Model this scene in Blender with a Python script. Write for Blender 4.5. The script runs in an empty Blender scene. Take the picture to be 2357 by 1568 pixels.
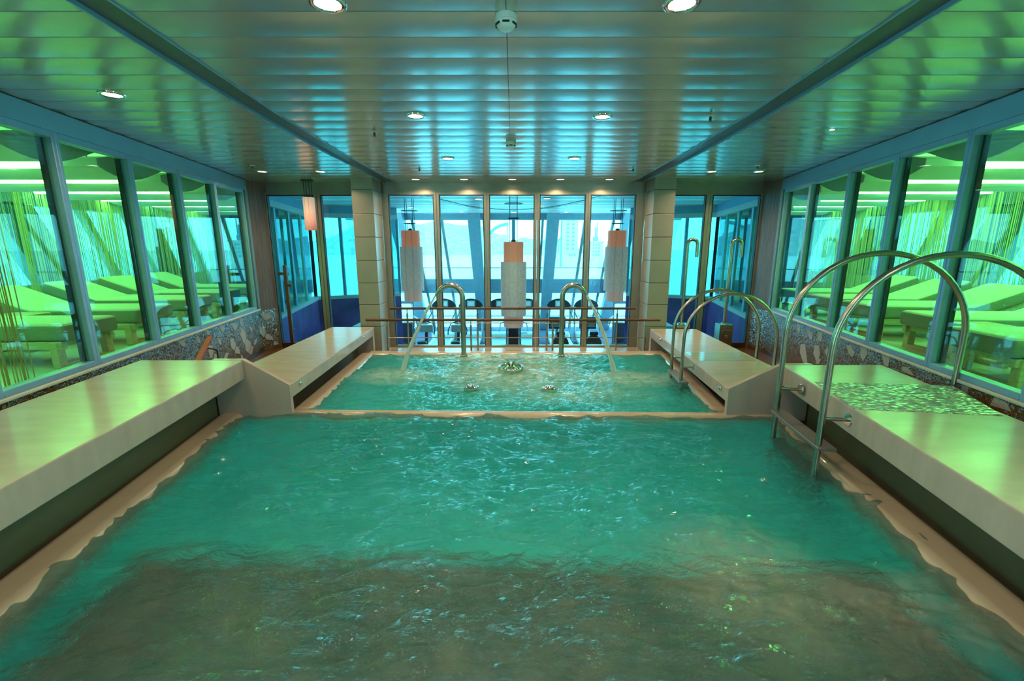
import bpy, bmesh, math, random
from mathutils import Vector, noise

SC = bpy.context.scene
COL = SC.collection
R = math.radians

# ------------------------------------------------------------------ camera, world, exposure
HC = 1.815                      # camera height above the deck
FPX, CX, CY = 1025.0, 1182.0, 784.0
TILT = math.atan(214 / 1025)
cT, sT = math.cos(TILT), math.sin(TILT)
cam = bpy.data.cameras.new('camera')
cam.sensor_width = 36.0
cam.lens = FPX / 2357 * 36
cam.shift_x = (1178.5 - CX) / 2357
cam.clip_start, cam.clip_end = 0.02, 4000
camo = bpy.data.objects.new('camera', cam)
camo.location = (0, 0, HC)
camo.rotation_euler = (math.pi / 2 - TILT, 0, 0)
COL.objects.link(camo)
SC.camera = camo

W = bpy.data.worlds.new('overcast_sky')
SC.world = W
W.use_nodes = True
wn = W.node_tree.nodes
wn.clear()
wo = wn.new('ShaderNodeOutputWorld')
wb = wn.new('ShaderNodeBackground')
wtc = wn.new('ShaderNodeTexCoord')
wsx = wn.new('ShaderNodeSeparateXYZ')
wr = wn.new('ShaderNodeValToRGB')
wr.color_ramp.elements[0].position = 0.0
wr.color_ramp.elements[0].color = (0.36, 0.93, 0.98, 1)
wr.color_ramp.elements[1].position = 0.5
wr.color_ramp.elements[1].color = (0.30, 0.86, 1.0, 1)
wl = W.node_tree.links
wl.new(wtc.outputs['Generated'], wsx.inputs[0])
wl.new(wsx.outputs['Z'], wr.inputs[0])
wl.new(wr.outputs[0], wb.inputs[0])
wl.new(wb.outputs[0], wo.inputs[0])
wb.inputs[1].default_value = 8.0

SC.view_settings.view_transform = 'Standard'
SC.view_settings.look = 'None'
SC.view_settings.gamma = 1.0
SC.view_settings.use_curve_mapping = False
SC.view_settings.exposure = 0.15
SC.cycles.max_bounces = 9
SC.cycles.diffuse_bounces = 4
SC.cycles.glossy_bounces = 4
SC.cycles.transmission_bounces = 6
SC.cycles.transparent_max_bounces = 24
SC.cycles.caustics_reflective = False
SC.cycles.caustics_refractive = True
SC.cycles.sample_clamp_indirect = 8.0
SC.cycles.use_denoising = True

DOWNLIGHT_W = 11.0
COVE = 18.0
WARM = (1.0, 0.70, 0.42)
GREEN = (0.22, 1.0, 0.25)


# ------------------------------------------------------------------ photo pixel -> place (on a known plane)
def ray(u, v):
    a = (u - CX) / FPX
    b = (CY - v) / FPX
    return a, cT + b * sT, -sT + b * cT


def at(u, v, Y=None, z=None, pl=None):
    a, y, Z = ray(u, v)
    if Y is not None:
        k = Y / y
    elif z is not None:
        k = (z - HC) / Z
    else:
        k = pl[0] / (a - pl[1] * y)          # upright plane X = pl0 + pl1*Y
    return Vector((a * k, y * k, HC + Z * k))


ZC = 2.914           # ceiling
D = 8.063            # far glazed wall
LP = (-3.094, -0.1746)
RP = (2.980, 0.1887)


def lw(y): return LP[0] + LP[1] * y
def rw(y): return RP[0] + RP[1] * y


# ------------------------------------------------------------------ mesh helpers
class MB:
    def __init__(s):
        s.v, s.f = [], []

    def add(s, vs, fs):
        o = len(s.v)
        s.v += [Vector(p) for p in vs]
        s.f += [tuple(i + o for i in f) for f in fs]
        return s

    def box(s, x0, x1, y0, y1, z0, z1):
        return s.slab([(x0, y0), (x1, y0), (x1, y1), (x0, y1)], z0, z1)

    def slab(s, poly, z0, z1):
        """plan polygon between two heights"""
        n = len(poly)
        ar = sum(poly[i][0] * poly[(i + 1) % n][1] - poly[(i + 1) % n][0] * poly[i][1] for i in range(n))
        if ar < 0:
            poly = poly[::-1]
        vs = [(p[0], p[1], z0) for p in poly] + [(p[0], p[1], z1) for p in poly]
        fs = [tuple(range(n))[::-1], tuple(range(n, 2 * n))]
        fs += [(i, (i + 1) % n, n + (i + 1) % n, n + i) for i in range(n)]
        return s.add(vs, fs)

    def ext(s, poly, vec):
        """3D polygon pushed along a vector"""
        n = len(poly)
        vec = Vector(vec)
        p = [Vector(q) for q in poly]
        vs = p + [q + vec for q in p]
        nn = Vector((0, 0, 0))
        for i in range(n):
            nn += p[i].cross(p[(i + 1) % n])
        fs = [tuple(range(n)), tuple(range(n, 2 * n))[::-1]]
        fs += [(i, n + i, n + (i + 1) % n, (i + 1) % n) for i in range(n)]
        if nn.dot(vec) > 0:
            fs = [f[::-1] for f in fs]
        return s.add(vs, fs)

    def beam(s, a, b, w, h, up=(0, 0, 1)):
        """rectangular bar from a to b: w sideways, h along up"""
        a, b = Vector(a), Vector(b)
        d = (b - a).normalized()
        side = d.cross(Vector(up))
        if side.length < 1e-5:
            side = d.cross(Vector((0, 1, 0)))
        side.normalize()
        u = side.cross(d).normalized()
        poly = [a + side * (i * w / 2) + u * (j * h / 2) for i, j in ((-1, -1), (1, -1), (1, 1), (-1, 1))]
        return s.ext(poly, b - a)

    def tube(s, path, r, n=10, caps=True):
        path = [Vector(p) for p in path]
        k = len(path)
        rs = r if isinstance(r, (list, tuple)) else [r] * k
        t0 = (path[1] - path[0]).normalized()
        ref = Vector((0, 0, 1)) if abs(t0.z) < 0.9 else Vector((1, 0, 0))
        nrm = (ref - t0 * ref.dot(t0)).normalized()
        vs, fs = [], []
        for i in range(k):
            if i == 0:
                t = t0
            elif i == k - 1:
                t = (path[-1] - path[-2]).normalized()
            else:
                t = ((path[i + 1] - path[i]).normalized() + (path[i] - path[i - 1]).normalized()).normalized()
            nrm = (nrm - t * nrm.dot(t)).normalized()
            bi = t.cross(nrm)
            for j in range(n):
                a = 2 * math.pi * j / n
                vs.append(path[i] + (nrm * math.cos(a) + bi * math.sin(a)) * rs[i])
        for i in range(k - 1):
            for j in range(n):
                j2 = (j + 1) % n
                fs.append((i * n + j, i * n + j2, (i + 1) * n + j2, (i + 1) * n + j))
        if caps:
            fs.append(tuple(range(n))[::-1])
            fs.append(tuple(range((k - 1) * n, k * n)))
        return s.add(vs, fs)

    def lathe(s, prof, c=(0, 0, 0), n=24, axis='z'):
        """profile of (radius, height) turned about an axis through c"""
        vs, fs = [], []
        c = Vector(c)
        for (r, h) in prof:
            for j in range(n):
                a = 2 * math.pi * j / n
                x, y = r * math.cos(a), r * math.sin(a)
                p = {'z': (x, y, h), 'x': (h, x, y), 'y': (y, h, x)}[axis]
                vs.append(c + Vector(p))
        for i in range(len(prof) - 1):
            for j in range(n):
                j2 = (j + 1) % n
                fs.append((i * n + j, i * n + j2, (i + 1) * n + j2, (i + 1) * n + j))
        if prof[0][0] > 1e-4:
            fs.append(tuple(range(n))[::-1])
        if prof[-1][0] > 1e-4:
            fs.append(tuple(range((len(prof) - 1) * n, len(prof) * n)))
        return s.add(vs, fs)

    def torus(s, c, Rr, r, n=28, m=10):
        c = Vector(c)
        vs, fs = [], []
        for i in range(n):
            a = 2 * math.pi * i / n
            for j in range(m):
                b = 2 * math.pi * j / m
                q = Rr + r * math.cos(b)
                vs.append(c + Vector((q * math.cos(a), q * math.sin(a), r * math.sin(b))))
        for i in range(n):
            for j in range(m):
                fs.append((i * m + j, ((i + 1) % n) * m + j, ((i + 1) % n) * m + (j + 1) % m, i * m + (j + 1) % m))
        return s.add(vs, fs)

    def build(s, name, mat, parent=None, smooth=False, bevel=0.0, seg=2, weld=False):
        me = bpy.data.meshes.new(name)
        if parent is not None:
            org = Vector(parent.get('_o', (0, 0, 0)))
        else:
            xs = [p.x for p in s.v]; ys = [p.y for p in s.v]; zs = [p.z for p in s.v]
            org = Vector(((min(xs) + max(xs)) / 2, (min(ys) + max(ys)) / 2, min(zs)))
        me.from_pydata([p - org for p in s.v], [], s.f)
        if bevel > 0 or weld:
            bm = bmesh.new()
            bm.from_mesh(me)
            bmesh.ops.remove_doubles(bm, verts=bm.verts, dist=1e-5)
            if bevel > 0:
                es = [e for e in bm.edges if len(e.link_faces) == 2 and e.calc_face_angle(0) > 0.5]
                bmesh.ops.bevel(bm, geom=es, offset=bevel, segments=seg, affect='EDGES', profile=0.5, clamp_overlap=True)
            bm.to_mesh(me)
            bm.free()
        me.materials.append(mat)
        if smooth or bevel > 0:
            me.shade_smooth()
            me.set_sharp_from_angle(angle=R(40))
        o = bpy.data.objects.new(name, me)
        COL.objects.link(o)
        if bevel > 0:
            wnm = o.modifiers.new('weighted_normals', 'WEIGHTED_NORMAL')
            wnm.keep_sharp = True
        if parent is not None:
            o.parent = parent
            o['_o'] = tuple(org)
        else:
            o.location = org
            o['_o'] = tuple(org)
        return o


def thing(name, label, cat, loc=(0, 0, 0), rz=0, group=None):
    o = bpy.data.objects.new(name, None)
    o.empty_display_size = 0.1
    COL.objects.link(o)
    o.location = loc
    o.rotation_euler = (0, 0, rz)
    o['_o'] = tuple(loc)
    o['label'] = label
    o['category'] = cat
    if group:
        o['group'] = group
    return o


def tag(o, label, cat, group=None, kind=None):
    o['label'] = label
    o['category'] = cat
    if group:
        o['group'] = group
    if kind:
        o['kind'] = kind
    return o


def struct(o):
    o['kind'] = 'structure'
    return o


def shell(name, loc=(0, 0, 0)):
    o = bpy.data.objects.new(name, None)
    COL.objects.link(o)
    o.location = loc
    o['_o'] = tuple(loc)
    o['kind'] = 'structure'
    return o


def dup(root, loc, rz=0.0, label=None):
    r = root.copy()
    COL.objects.link(r)
    r.location = loc
    r.rotation_euler = (0, 0, rz)
    if label:
        r['label'] = label
    for ch in list(root.children):
        c = ch.copy()
        COL.objects.link(c)
        c.parent = r
        for g in ch.children:
            d = g.copy()
            COL.objects.link(d)
            d.parent = c
    return r


# ------------------------------------------------------------------ materials
def nodes_of(name):
    m = bpy.data.materials.new(name)
    m.use_nodes = True
    nt = m.node_tree
    return m, nt, nt.nodes['Principled BSDF'], nt.nodes, nt.links


def pm(name, col, rough=0.5, metal=0.0, spec=0.5, var=0.0, scale=8.0, bump=0.0, bscale=60.0, coat=0.0, emit=None, estr=0.0, stretch=None):
    m, nt, b, n, l = nodes_of(name)
    b.inputs['Base Color'].default_value = (*col, 1)
    b.inputs['Roughness'].default_value = rough
    b.inputs['Metallic'].default_value = metal
    b.inputs['Specular IOR Level'].default_value = spec
    b.inputs['Coat Weight'].default_value = coat
    b.inputs['Coat Roughness'].default_value = 0.08
    if emit:
        b.inputs['Emission Color'].default_value = (*emit, 1)
        b.inputs['Emission Strength'].default_value = estr
    geo = n.new('ShaderNodeNewGeometry')
    vec = geo.outputs['Position']
    if stretch:
        mp = n.new('ShaderNodeMapping')
        mp.inputs['Scale'].default_value = stretch
        l.new(vec, mp.inputs['Vector'])
        vec = mp.outputs[0]
    if var > 0:
        t = n.new('ShaderNodeTexNoise')
        t.inputs['Scale'].default_value = scale
        t.inputs['Detail'].default_value = 5
        l.new(vec, t.inputs['Vector'])
        rp = n.new('ShaderNodeValToRGB')
        rp.color_ramp.elements[0].position = 0.3
        rp.color_ramp.elements[1].position = 0.7
        rp.color_ramp.elements[0].color = (*[c * (1 - var) for c in col], 1)
        rp.color_ramp.elements[1].color = (*[min(1, c * (1 + var)) for c in col], 1)
        l.new(t.outputs['Fac'], rp.inputs[0])
        l.new(rp.outputs[0], b.inputs['Base Color'])
    if bump > 0:
        t = n.new('ShaderNodeTexNoise')
        t.inputs['Scale'].default_value = bscale
        l.new(vec, t.inputs['Vector'])
        bp = n.new('ShaderNodeBump')
        bp.inputs['Strength'].default_value = bump
        bp.inputs['Distance'].default_value = 0.01
        l.new(t.outputs['Fac'], bp.inputs['Height'])
        l.new(bp.outputs[0], b.inputs['Normal'])
    return m


def emitter(name, col, strength):
    m = bpy.data.materials.new(name)
    m.use_nodes = True
    n = m.node_tree.nodes
    n.clear()
    o = n.new('ShaderNodeOutputMaterial')
    e = n.new('ShaderNodeEmission')
    e.inputs[0].default_value = (*col, 1)
    e.inputs[1].default_value = strength
    m.node_tree.links.new(e.outputs[0], o.inputs[0])
    return m


def cove_mat(name, col, strength, step):
    """tube lamps in a row behind a lens: brighter where each tube sits"""
    m = emitter(name, col, strength)
    nt = m.node_tree
    n, l = nt.nodes, nt.links
    e = [q for q in n if q.type == 'EMISSION'][0]
    g = n.new('ShaderNodeNewGeometry')
    sx = n.new('ShaderNodeSeparateXYZ')
    l.new(g.outputs['Position'], sx.inputs[0])
    mu = n.new('ShaderNodeMath'); mu.operation = 'MULTIPLY'; mu.inputs[1].default_value = 2 * math.pi / step
    si = n.new('ShaderNodeMath'); si.operation = 'SINE'
    ma = n.new('ShaderNodeMath'); ma.operation = 'MULTIPLY_ADD'; ma.inputs[1].default_value = strength * 0.55; ma.inputs[2].default_value = strength
    l.new(sx.outputs['X'], mu.inputs[0]); l.new(mu.outputs[0], si.inputs[0]); l.new(si.outputs[0], ma.inputs[0])
    l.new(ma.outputs[0], e.inputs[1])
    return m


def schlick(n, l, f0, normal=None):
    """reflectance that is the same from either side of a thin sheet"""
    lw_ = n.new('ShaderNodeLayerWeight')
    lw_.inputs[0].default_value = 0.5
    if normal is not None:
        l.new(normal, lw_.inputs['Normal'])
    pw = n.new('ShaderNodeMath'); pw.operation = 'POWER'; pw.inputs[1].default_value = 5.0
    l.new(lw_.outputs['Facing'], pw.inputs[0])
    ma = n.new('ShaderNodeMath'); ma.operation = 'MULTIPLY_ADD'
    ma.inputs[1].default_value = 1 - f0; ma.inputs[2].default_value = f0
    l.new(pw.outputs[0], ma.inputs[0])
    return ma.outputs[0]


def glass_mat(name, tint, ior=1.45, rough=0.0):
    m = bpy.data.materials.new(name)
    m.use_nodes = True
    n, l = m.node_tree.nodes, m.node_tree.links
    n.clear()
    o = n.new('ShaderNodeOutputMaterial')
    mx = n.new('ShaderNodeMixShader')
    t = n.new('ShaderNodeBsdfTransparent')
    t.inputs[0].default_value = (*tint, 1)
    g = n.new('ShaderNodeBsdfGlossy')
    g.inputs['Roughness'].default_value = rough
    l.new(schlick(n, l, ((ior - 1) / (ior + 1)) ** 2), mx.inputs[0])
    l.new(t.outputs[0], mx.inputs[1])
    l.new(g.outputs[0], mx.inputs[2])
    l.new(mx.outputs[0], o.inputs[0])
    return m


def wood_mat(name, c1, c2, rough=0.45, along='z', scale=3.0):
    m, nt, b, n, l = nodes_of(name)
    g = n.new('ShaderNodeNewGeometry')
    mp = n.new('ShaderNodeMapping')
    mp.inputs['Scale'].default_value = {'z': (14, 14, 0.8), 'x': (0.8, 14, 14), 'y': (14, 0.8, 14)}[along]
    t = n.new('ShaderNodeTexNoise')
    t.inputs['Scale'].default_value = scale
    t.inputs['Detail'].default_value = 6
    rp = n.new('ShaderNodeValToRGB')
    rp.color_ramp.elements[0].position = 0.32
    rp.color_ramp.elements[1].position = 0.68
    rp.color_ramp.elements[0].color = (*c1, 1)
    rp.color_ramp.elements[1].color = (*c2, 1)
    l.new(g.outputs['Position'], mp.inputs[0])
    l.new(mp.outputs[0], t.inputs['Vector'])
    l.new(t.outputs['Fac'], rp.inputs[0])
    l.new(rp.outputs[0], b.inputs['Base Color'])
    b.inputs['Roughness'].default_value = rough
    return m


def mosaic_mat(name, size, axes, base, glint, glint_amount, rough=0.25, zsplit=None):
    """small tesserae: every cell its own colour, recessed joints"""
    m, nt, b, n, l = nodes_of(name)
    g = n.new('ShaderNodeNewGeometry')
    sx = n.new('ShaderNodeSeparateXYZ')
    l.new(g.outputs['Position'], sx.inputs[0])

    def mth(op, a, bb=None, c=None):
        q = n.new('ShaderNodeMath')
        q.operation = op
        for i, val in enumerate((a, bb, c)):
            if val is None:
                continue
            if isinstance(val, (int, float)):
                q.inputs[i].default_value = val
            else:
                l.new(val, q.inputs[i])
        return q.outputs[0]
    us, joints, cells = [], [], []
    for ax, sz in zip(axes, size):
        u = mth('DIVIDE', sx.outputs[ax], sz)
        cells.append(mth('FLOOR', u))
        fr = mth('FRACT', u)
        joints.append(mth('MINIMUM', fr, mth('SUBTRACT', 1.0, fr)))
    cv = n.new('ShaderNodeCombineXYZ')
    l.new(cells[0], cv.inputs[0])
    l.new(cells[1], cv.inputs[1])
    wnz = n.new('ShaderNodeTexWhiteNoise')
    l.new(cv.outputs[0], wnz.inputs['Vector'])
    big = n.new('ShaderNodeTexNoise')
    big.inputs['Scale'].default_value = 1.7
    big.inputs['Detail'].default_value = 3
    l.new(g.outputs['Position'], big.inputs['Vector'])
    amt = mth('MULTIPLY_ADD', big.outputs['Fac'], 1.6, glint_amount - 0.8)
    if zsplit is not None:
        amt = mth('ADD', amt, mth('MULTIPLY', mth('SUBTRACT', sx.outputs['Z'], zsplit), 2.0))
        amt = mth('ADD', amt, mth('MULTIPLY', mth('SUBTRACT', sx.outputs['Y'], 5.6), 0.16))
    isg = mth('LESS_THAN', wnz.outputs['Value'], amt)
    rb = n.new('ShaderNodeValToRGB')
    rb.color_ramp.elements[0].color = (*base[0], 1)
    rb.color_ramp.elements[1].color = (*base[1], 1)
    sep = n.new('ShaderNodeSeparateColor')
    l.new(wnz.outputs['Color'], sep.inputs[0])
    l.new(sep.outputs[1], rb.inputs[0])
    rg = n.new('ShaderNodeValToRGB')
    els = rg.color_ramp.elements
    els[0].color = (*glint[0], 1)
    els[1].color = (*glint[-1], 1)
    for i, c in enumerate(glint[1:-1]):
        e = els.new((i + 1) / (len(glint) - 1))
        e.color = (*c, 1)
    l.new(sep.outputs[2], rg.inputs[0])
    mx = n.new('ShaderNodeMix')
    mx.data_type = 'RGBA'
    l.new(isg, mx.inputs[0])
    l.new(rb.outputs[0], mx.inputs[6])
    l.new(rg.outputs[0], mx.inputs[7])
    jn = mth('MINIMUM', joints[0], joints[1])
    inside = mth('GREATER_THAN', jn, 0.07)
    mj = n.new('ShaderNodeMix')
    mj.data_type = 'RGBA'
    l.new(inside, mj.inputs[0])
    mj.inputs[6].default_value = (*[c * 0.45 for c in base[0]], 1)
    l.new(mx.outputs[2], mj.inputs[7])
    l.new(mj.outputs[2], b.inputs['Base Color'])
    b.inputs['Roughness'].default_value = rough
    l.new(mth('MULTIPLY', isg, 0.3), b.inputs['Metallic'])
    nm = n.new('ShaderNodeVectorMath')
    nm.operation = 'MULTIPLY_ADD'
    l.new(wnz.outputs['Color'], nm.inputs[0])
    nm.inputs[1].default_value = (0.5, 0.5, 0.5)
    nm.inputs[2].default_value = (-0.25, -0.25, -0.25)
    na = n.new('ShaderNodeVectorMath')
    na.operation = 'ADD'
    l.new(nm.outputs[0], na.inputs[0])
    l.new(g.outputs['Normal'], na.inputs[1])
    nn = n.new('ShaderNodeVectorMath')
    nn.operation = 'NORMALIZE'
    l.new(na.outputs[0], nn.inputs[0])
    l.new(nn.outputs[0], b.inputs['Normal'])
    return m


def water_mat(name, body, tint, milky, foam_nodes=None, bump=0.25, bscale=9.0, foam_col=(0.75, 0.74, 0.60)):
    """clear water with a milky body, glossy skin, and foam where the jets beat air into it"""
    m = bpy.data.materials.new(name)
    m.use_nodes = True
    n, l = m.node_tree.nodes, m.node_tree.links
    n.clear()
    o = n.new('ShaderNodeOutputMaterial')
    g = n.new('ShaderNodeNewGeometry')
    t1 = n.new('ShaderNodeTexNoise')
    t1.inputs['Scale'].default_value = bscale
    t1.inputs['Detail'].default_value = 7
    t1.inputs['Roughness'].default_value = 0.62
    t1.inputs['Distortion'].default_value = 1.2
    mp = n.new('ShaderNodeMapping')
    mp.inputs['Scale'].default_value = (0.7, 1.5, 1)
    l.new(g.outputs['Position'], mp.inputs[0])
    l.new(mp.outputs[0], t1.inputs['Vector'])
    bp = n.new('ShaderNodeBump')
    bp.inputs['Strength'].default_value = bump
    bp.inputs['Distance'].default_value = 0.05
    l.new(t1.outputs['Fac'], bp.inputs['Height'])
    pt = n.new('ShaderNodeTexNoise')
    pt.inputs['Scale'].default_value = 1.9
    pt.inputs['Detail'].default_value = 2
    l.new(g.outputs['Position'], pt.inputs['Vector'])
    pr = n.new('ShaderNodeMapRange')
    pr.inputs[1].default_value = 0.38; pr.inputs[2].default_value = 0.64
    pr.inputs[3].default_value = bump * 0.6; pr.inputs[4].default_value = min(1.0, bump)
    l.new(pt.outputs['Fac'], pr.inputs[0])
    l.new(pr.outputs[0], bp.inputs['Strength'])
    tr = n.new('ShaderNodeBsdfTransparent')
    tr.inputs[0].default_value = (*tint, 1)
    rf = n.new('ShaderNodeBsdfRefraction')
    rf.inputs['Color'].default_value = (*tint, 1)
    rf.inputs['Roughness'].default_value = 0.0
    rf.inputs['IOR'].default_value = 1.33
    l.new(bp.outputs[0], rf.inputs['Normal'])
    mtr = n.new('ShaderNodeMixShader')
    mtr.inputs[0].default_value = 0.91
    l.new(tr.outputs[0], mtr.inputs[1])
    l.new(rf.outputs[0], mtr.inputs[2])
    df = n.new('ShaderNodeBsdfDiffuse')
    df.inputs[0].default_value = (*body, 1)
    l.new(bp.outputs[0], df.inputs['Normal'])
    m1 = n.new('ShaderNodeMixShader')
    m1.inputs[0].default_value = milky
    l.new(mtr.outputs[0], m1.inputs[1])
    l.new(df.outputs[0], m1.inputs[2])
    base = m1.outputs[0]
    if foam_nodes:
        fac = None
        sx = n.new('ShaderNodeSeparateXYZ')
        l.new(g.outputs['Position'], sx.inputs[0])
        nz = n.new('ShaderNodeTexNoise')
        nz.inputs['Scale'].default_value = 7.0
        nz.inputs['Detail'].default_value = 8
        nz.inputs['Roughness'].default_value = 0.7
        nz.inputs['Distortion'].default_value = 0.8
        l.new(g.outputs['Position'], nz.inputs['Vector'])
        for (fx, fy, rx, ry, k) in foam_nodes:
            c = n.new('ShaderNodeVectorMath'); c.operation = 'SUBTRACT'
            l.new(g.outputs['Position'], c.inputs[0]); c.inputs[1].default_value = (fx, fy, 0.19)
            sc = n.new('ShaderNodeVectorMath'); sc.operation = 'MULTIPLY'
            l.new(c.outputs[0], sc.inputs[0]); sc.inputs[1].default_value = (1 / rx, 1 / ry, 0)
            ln = n.new('ShaderNodeVectorMath'); ln.operation = 'LENGTH'
            l.new(sc.outputs[0], ln.inputs[0])
            mr = n.new('ShaderNodeMapRange')
            mr.inputs[1].default_value = 1.0; mr.inputs[2].default_value = 0.35
            mr.inputs[3].default_value = 0.0; mr.inputs[4].default_value = k
            l.new(ln.outputs['Value'], mr.inputs[0])
            if fac is None:
                fac = mr.outputs[0]
            else:
                q = n.new('ShaderNodeMath'); q.operation = 'MAXIMUM'
                l.new(fac, q.inputs[0]); l.new(mr.outputs[0], q.inputs[1]); fac = q.outputs[0]
        mr2 = n.new('ShaderNodeMapRange')
        mr2.inputs[1].default_value = 0.32; mr2.inputs[2].default_value = 0.68
        mr2.inputs[3].default_value = 0.15; mr2.inputs[4].default_value = 1.25
        l.new(nz.outputs['Fac'], mr2.inputs[0])
        mm = n.new('ShaderNodeMath'); mm.operation = 'MULTIPLY'; mm.use_clamp = True
        l.new(fac, mm.inputs[0]); l.new(mr2.outputs[0], mm.inputs[1])
        fd = n.new('ShaderNodeBsdfDiffuse')
        fd.inputs[0].default_value = (*foam_col, 1)
        l.new(bp.outputs[0], fd.inputs['Normal'])
        m2 = n.new('ShaderNodeMixShader')
        l.new(mm.outputs[0], m2.inputs[0]); l.new(base, m2.inputs[1]); l.new(fd.outputs[0], m2.inputs[2])
        base = m2.outputs[0]
    gl = n.new('ShaderNodeBsdfGlossy')
    gl.inputs['Roughness'].default_value = 0.03
    l.new(bp.outputs[0], gl.inputs['Normal'])
    m3 = n.new('ShaderNodeMixShader')
    l.new(schlick(n, l, 0.03, bp.outputs[0]), m3.inputs[0])
    l.new(base, m3.inputs[1])
    l.new(gl.outputs[0], m3.inputs[2])
    l.new(m3.outputs[0], o.inputs[0])
    return m


M = {}
M['panel'] = pm('ceiling_lacquer', (0.50, 0.53, 0.50), rough=0.22, metal=0.45, spec=0.6, var=0.05, scale=3, coat=0.2)
M['strip'] = pm('ceiling_strip_grey', (0.10, 0.12, 0.12), rough=0.4, metal=0.3)
M['alu'] = pm('anodised_aluminium', (0.22, 0.42, 0.60), rough=0.4, metal=0.25, var=0.08, scale=5)
M['alu_warm'] = pm('bronze_aluminium', (0.36, 0.34, 0.28), rough=0.35, metal=0.7, var=0.08, scale=4)
M['gasket'] = pm('black_gasket', (0.012, 0.012, 0.014), rough=0.5)
M['fascia'] = pm('grey_blue_fascia', (0.20, 0.45, 0.64), rough=0.42, metal=0.2, var=0.06, scale=2)
M['stone'] = pm('cream_stone', (0.45, 0.375, 0.335), rough=0.24, spec=0.25, var=0.07, scale=3.5, coat=0.05, stretch=(1, 3, 1))
M['stone_band'] = pm('grey_green_stone', (0.40, 0.42, 0.33), rough=0.15, var=0.12, scale=9, coat=0.3, stretch=(0.4, 2.5, 1))
M['coping'] = pm('beige_coping_stone', (0.44, 0.36, 0.28), rough=0.22, var=0.05, scale=5, coat=0.3)
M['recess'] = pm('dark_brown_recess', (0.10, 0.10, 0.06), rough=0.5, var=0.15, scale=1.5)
M['basin'] = pm('turquoise_pool_tile', (0.10, 0.90, 0.88), rough=0.4, var=0.1, scale=4)
M['steel'] = pm('brushed_steel', (0.42, 0.40, 0.35), rough=0.24, metal=1.0)
M['chrome'] = pm('chrome', (0.75, 0.75, 0.73), rough=0.06, metal=1.0)
M['tread'] = pm('grey_ladder_tread', (0.20, 0.22, 0.23), rough=0.4, metal=0.6, bump=0.4, bscale=220)
M['sill'] = pm('cream_sill', (0.68, 0.64, 0.52), rough=0.3, var=0.04)
M['shard'] = pm('pale_mosaic_shard', (0.46, 0.46, 0.42), rough=0.4, var=0.15, scale=60)
M['floor'] = wood_mat('brown_deck_wood', (0.12, 0.055, 0.03), (0.20, 0.10, 0.05), rough=0.35, along='y')
M['wood_panel'] = wood_mat('grey_brown_veneer', (0.14, 0.11, 0.10), (0.24, 0.19, 0.17), rough=0.35, along='z')
M['wood_rail'] = wood_mat('red_brown_handrail', (0.07, 0.028, 0.016), (0.12, 0.05, 0.03), rough=0.35, along='x')
M['wood_pole'] = wood_mat('dark_brown_pull', (0.06, 0.026, 0.012), (0.11, 0.05, 0.025), rough=0.3, along='z')
M['wood_orange'] = wood_mat('orange_wood', (0.34, 0.055, 0.012), (0.42, 0.085, 0.02), rough=0.7, along='y')
M['beech'] = wood_mat('beech_frame', (0.48, 0.36, 0.18), (0.62, 0.50, 0.28), rough=0.45, along='x')
M['column'] = pm('grey_column_tile', (0.36, 0.36, 0.31), rough=0.33, metal=0.25, var=0.05, scale=4)
M['mattress'] = pm('woven_cream_fabric', (0.70, 0.68, 0.55), rough=0.85, bump=0.5, bscale=180, var=0.06, scale=60)
M['mattress_side'] = pm('woven_fabric_shaded', (0.30, 0.28, 0.22), rough=0.85, bump=0.5, bscale=180)  # mattress fabric again, with the shade of its sides painted in
M['strand'] = pm('beige_curtain_strand', (0.72, 0.66, 0.38), rough=0.7)
M['strand_gold'] = pm('gold_curtain_strand', (0.50, 0.36, 0.10), rough=0.5)
M['white_paint'] = pm('white_paint', (0.75, 0.76, 0.74), rough=0.5)
M['soffit'] = pm('side_room_soffit', (0.72, 0.72, 0.68), rough=0.5)
M['baffle_end'] = pm('grey_baffle_end', (0.60, 0.60, 0.56), rough=0.6)
M['room_floor'] = pm('pale_room_floor', (0.62, 0.60, 0.50), rough=0.5, var=0.1, scale=2)
M['dark_wall'] = pm('dark_wall', (0.05, 0.06, 0.07), rough=0.6)
M['outer_beam'] = pm('grey_raked_beam', (0.20, 0.34, 0.42), rough=0.5, var=0.08)
M['outer_light'] = pm('white_window_bar', (0.60, 0.66, 0.68), rough=0.45)
M['gym_ceiling'] = pm('white_gym_ceiling', (0.78, 0.80, 0.78), rough=0.35)
M['dado'] = pm('purple_dado', (0.16, 0.09, 0.30), rough=0.45, var=0.35, scale=2.2)
M['red_shade'] = pm('coral_lamp_shade', (0.62, 0.22, 0.14), rough=0.7, var=0.12, scale=40, emit=(1.0, 0.28, 0.14), estr=0.35)
M['pale_shade'] = pm('patterned_pale_shade', (0.52, 0.45, 0.42), rough=0.7, var=0.16, scale=22, emit=(1.0, 0.75, 0.62), estr=0.16)
M['pink_shade'] = pm('pink_lamp_shade', (0.60, 0.38, 0.33), rough=0.7, emit=(1.0, 0.55, 0.45), estr=0.22)
M['dark_metal'] = pm('dark_lamp_metal', (0.05, 0.05, 0.05), rough=0.4, metal=0.6)
M['white_plastic'] = pm('white_plastic', (0.75, 0.76, 0.72), rough=0.35)
M['black_plastic'] = pm('black_plastic', (0.015, 0.018, 0.022), rough=0.4)
M['grey_plastic'] = pm('grey_plastic', (0.30, 0.34, 0.36), rough=0.4)
M['pale_plastic'] = pm('pale_plastic', (0.62, 0.66, 0.66), rough=0.4)
M['lamp_lens'] = emitter('warm_lamp_lens', (1.0, 0.86, 0.66), 9.0)
M['cove'] = cove_mat('green_cove_tubes', GREEN, COVE, 0.95)
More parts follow.
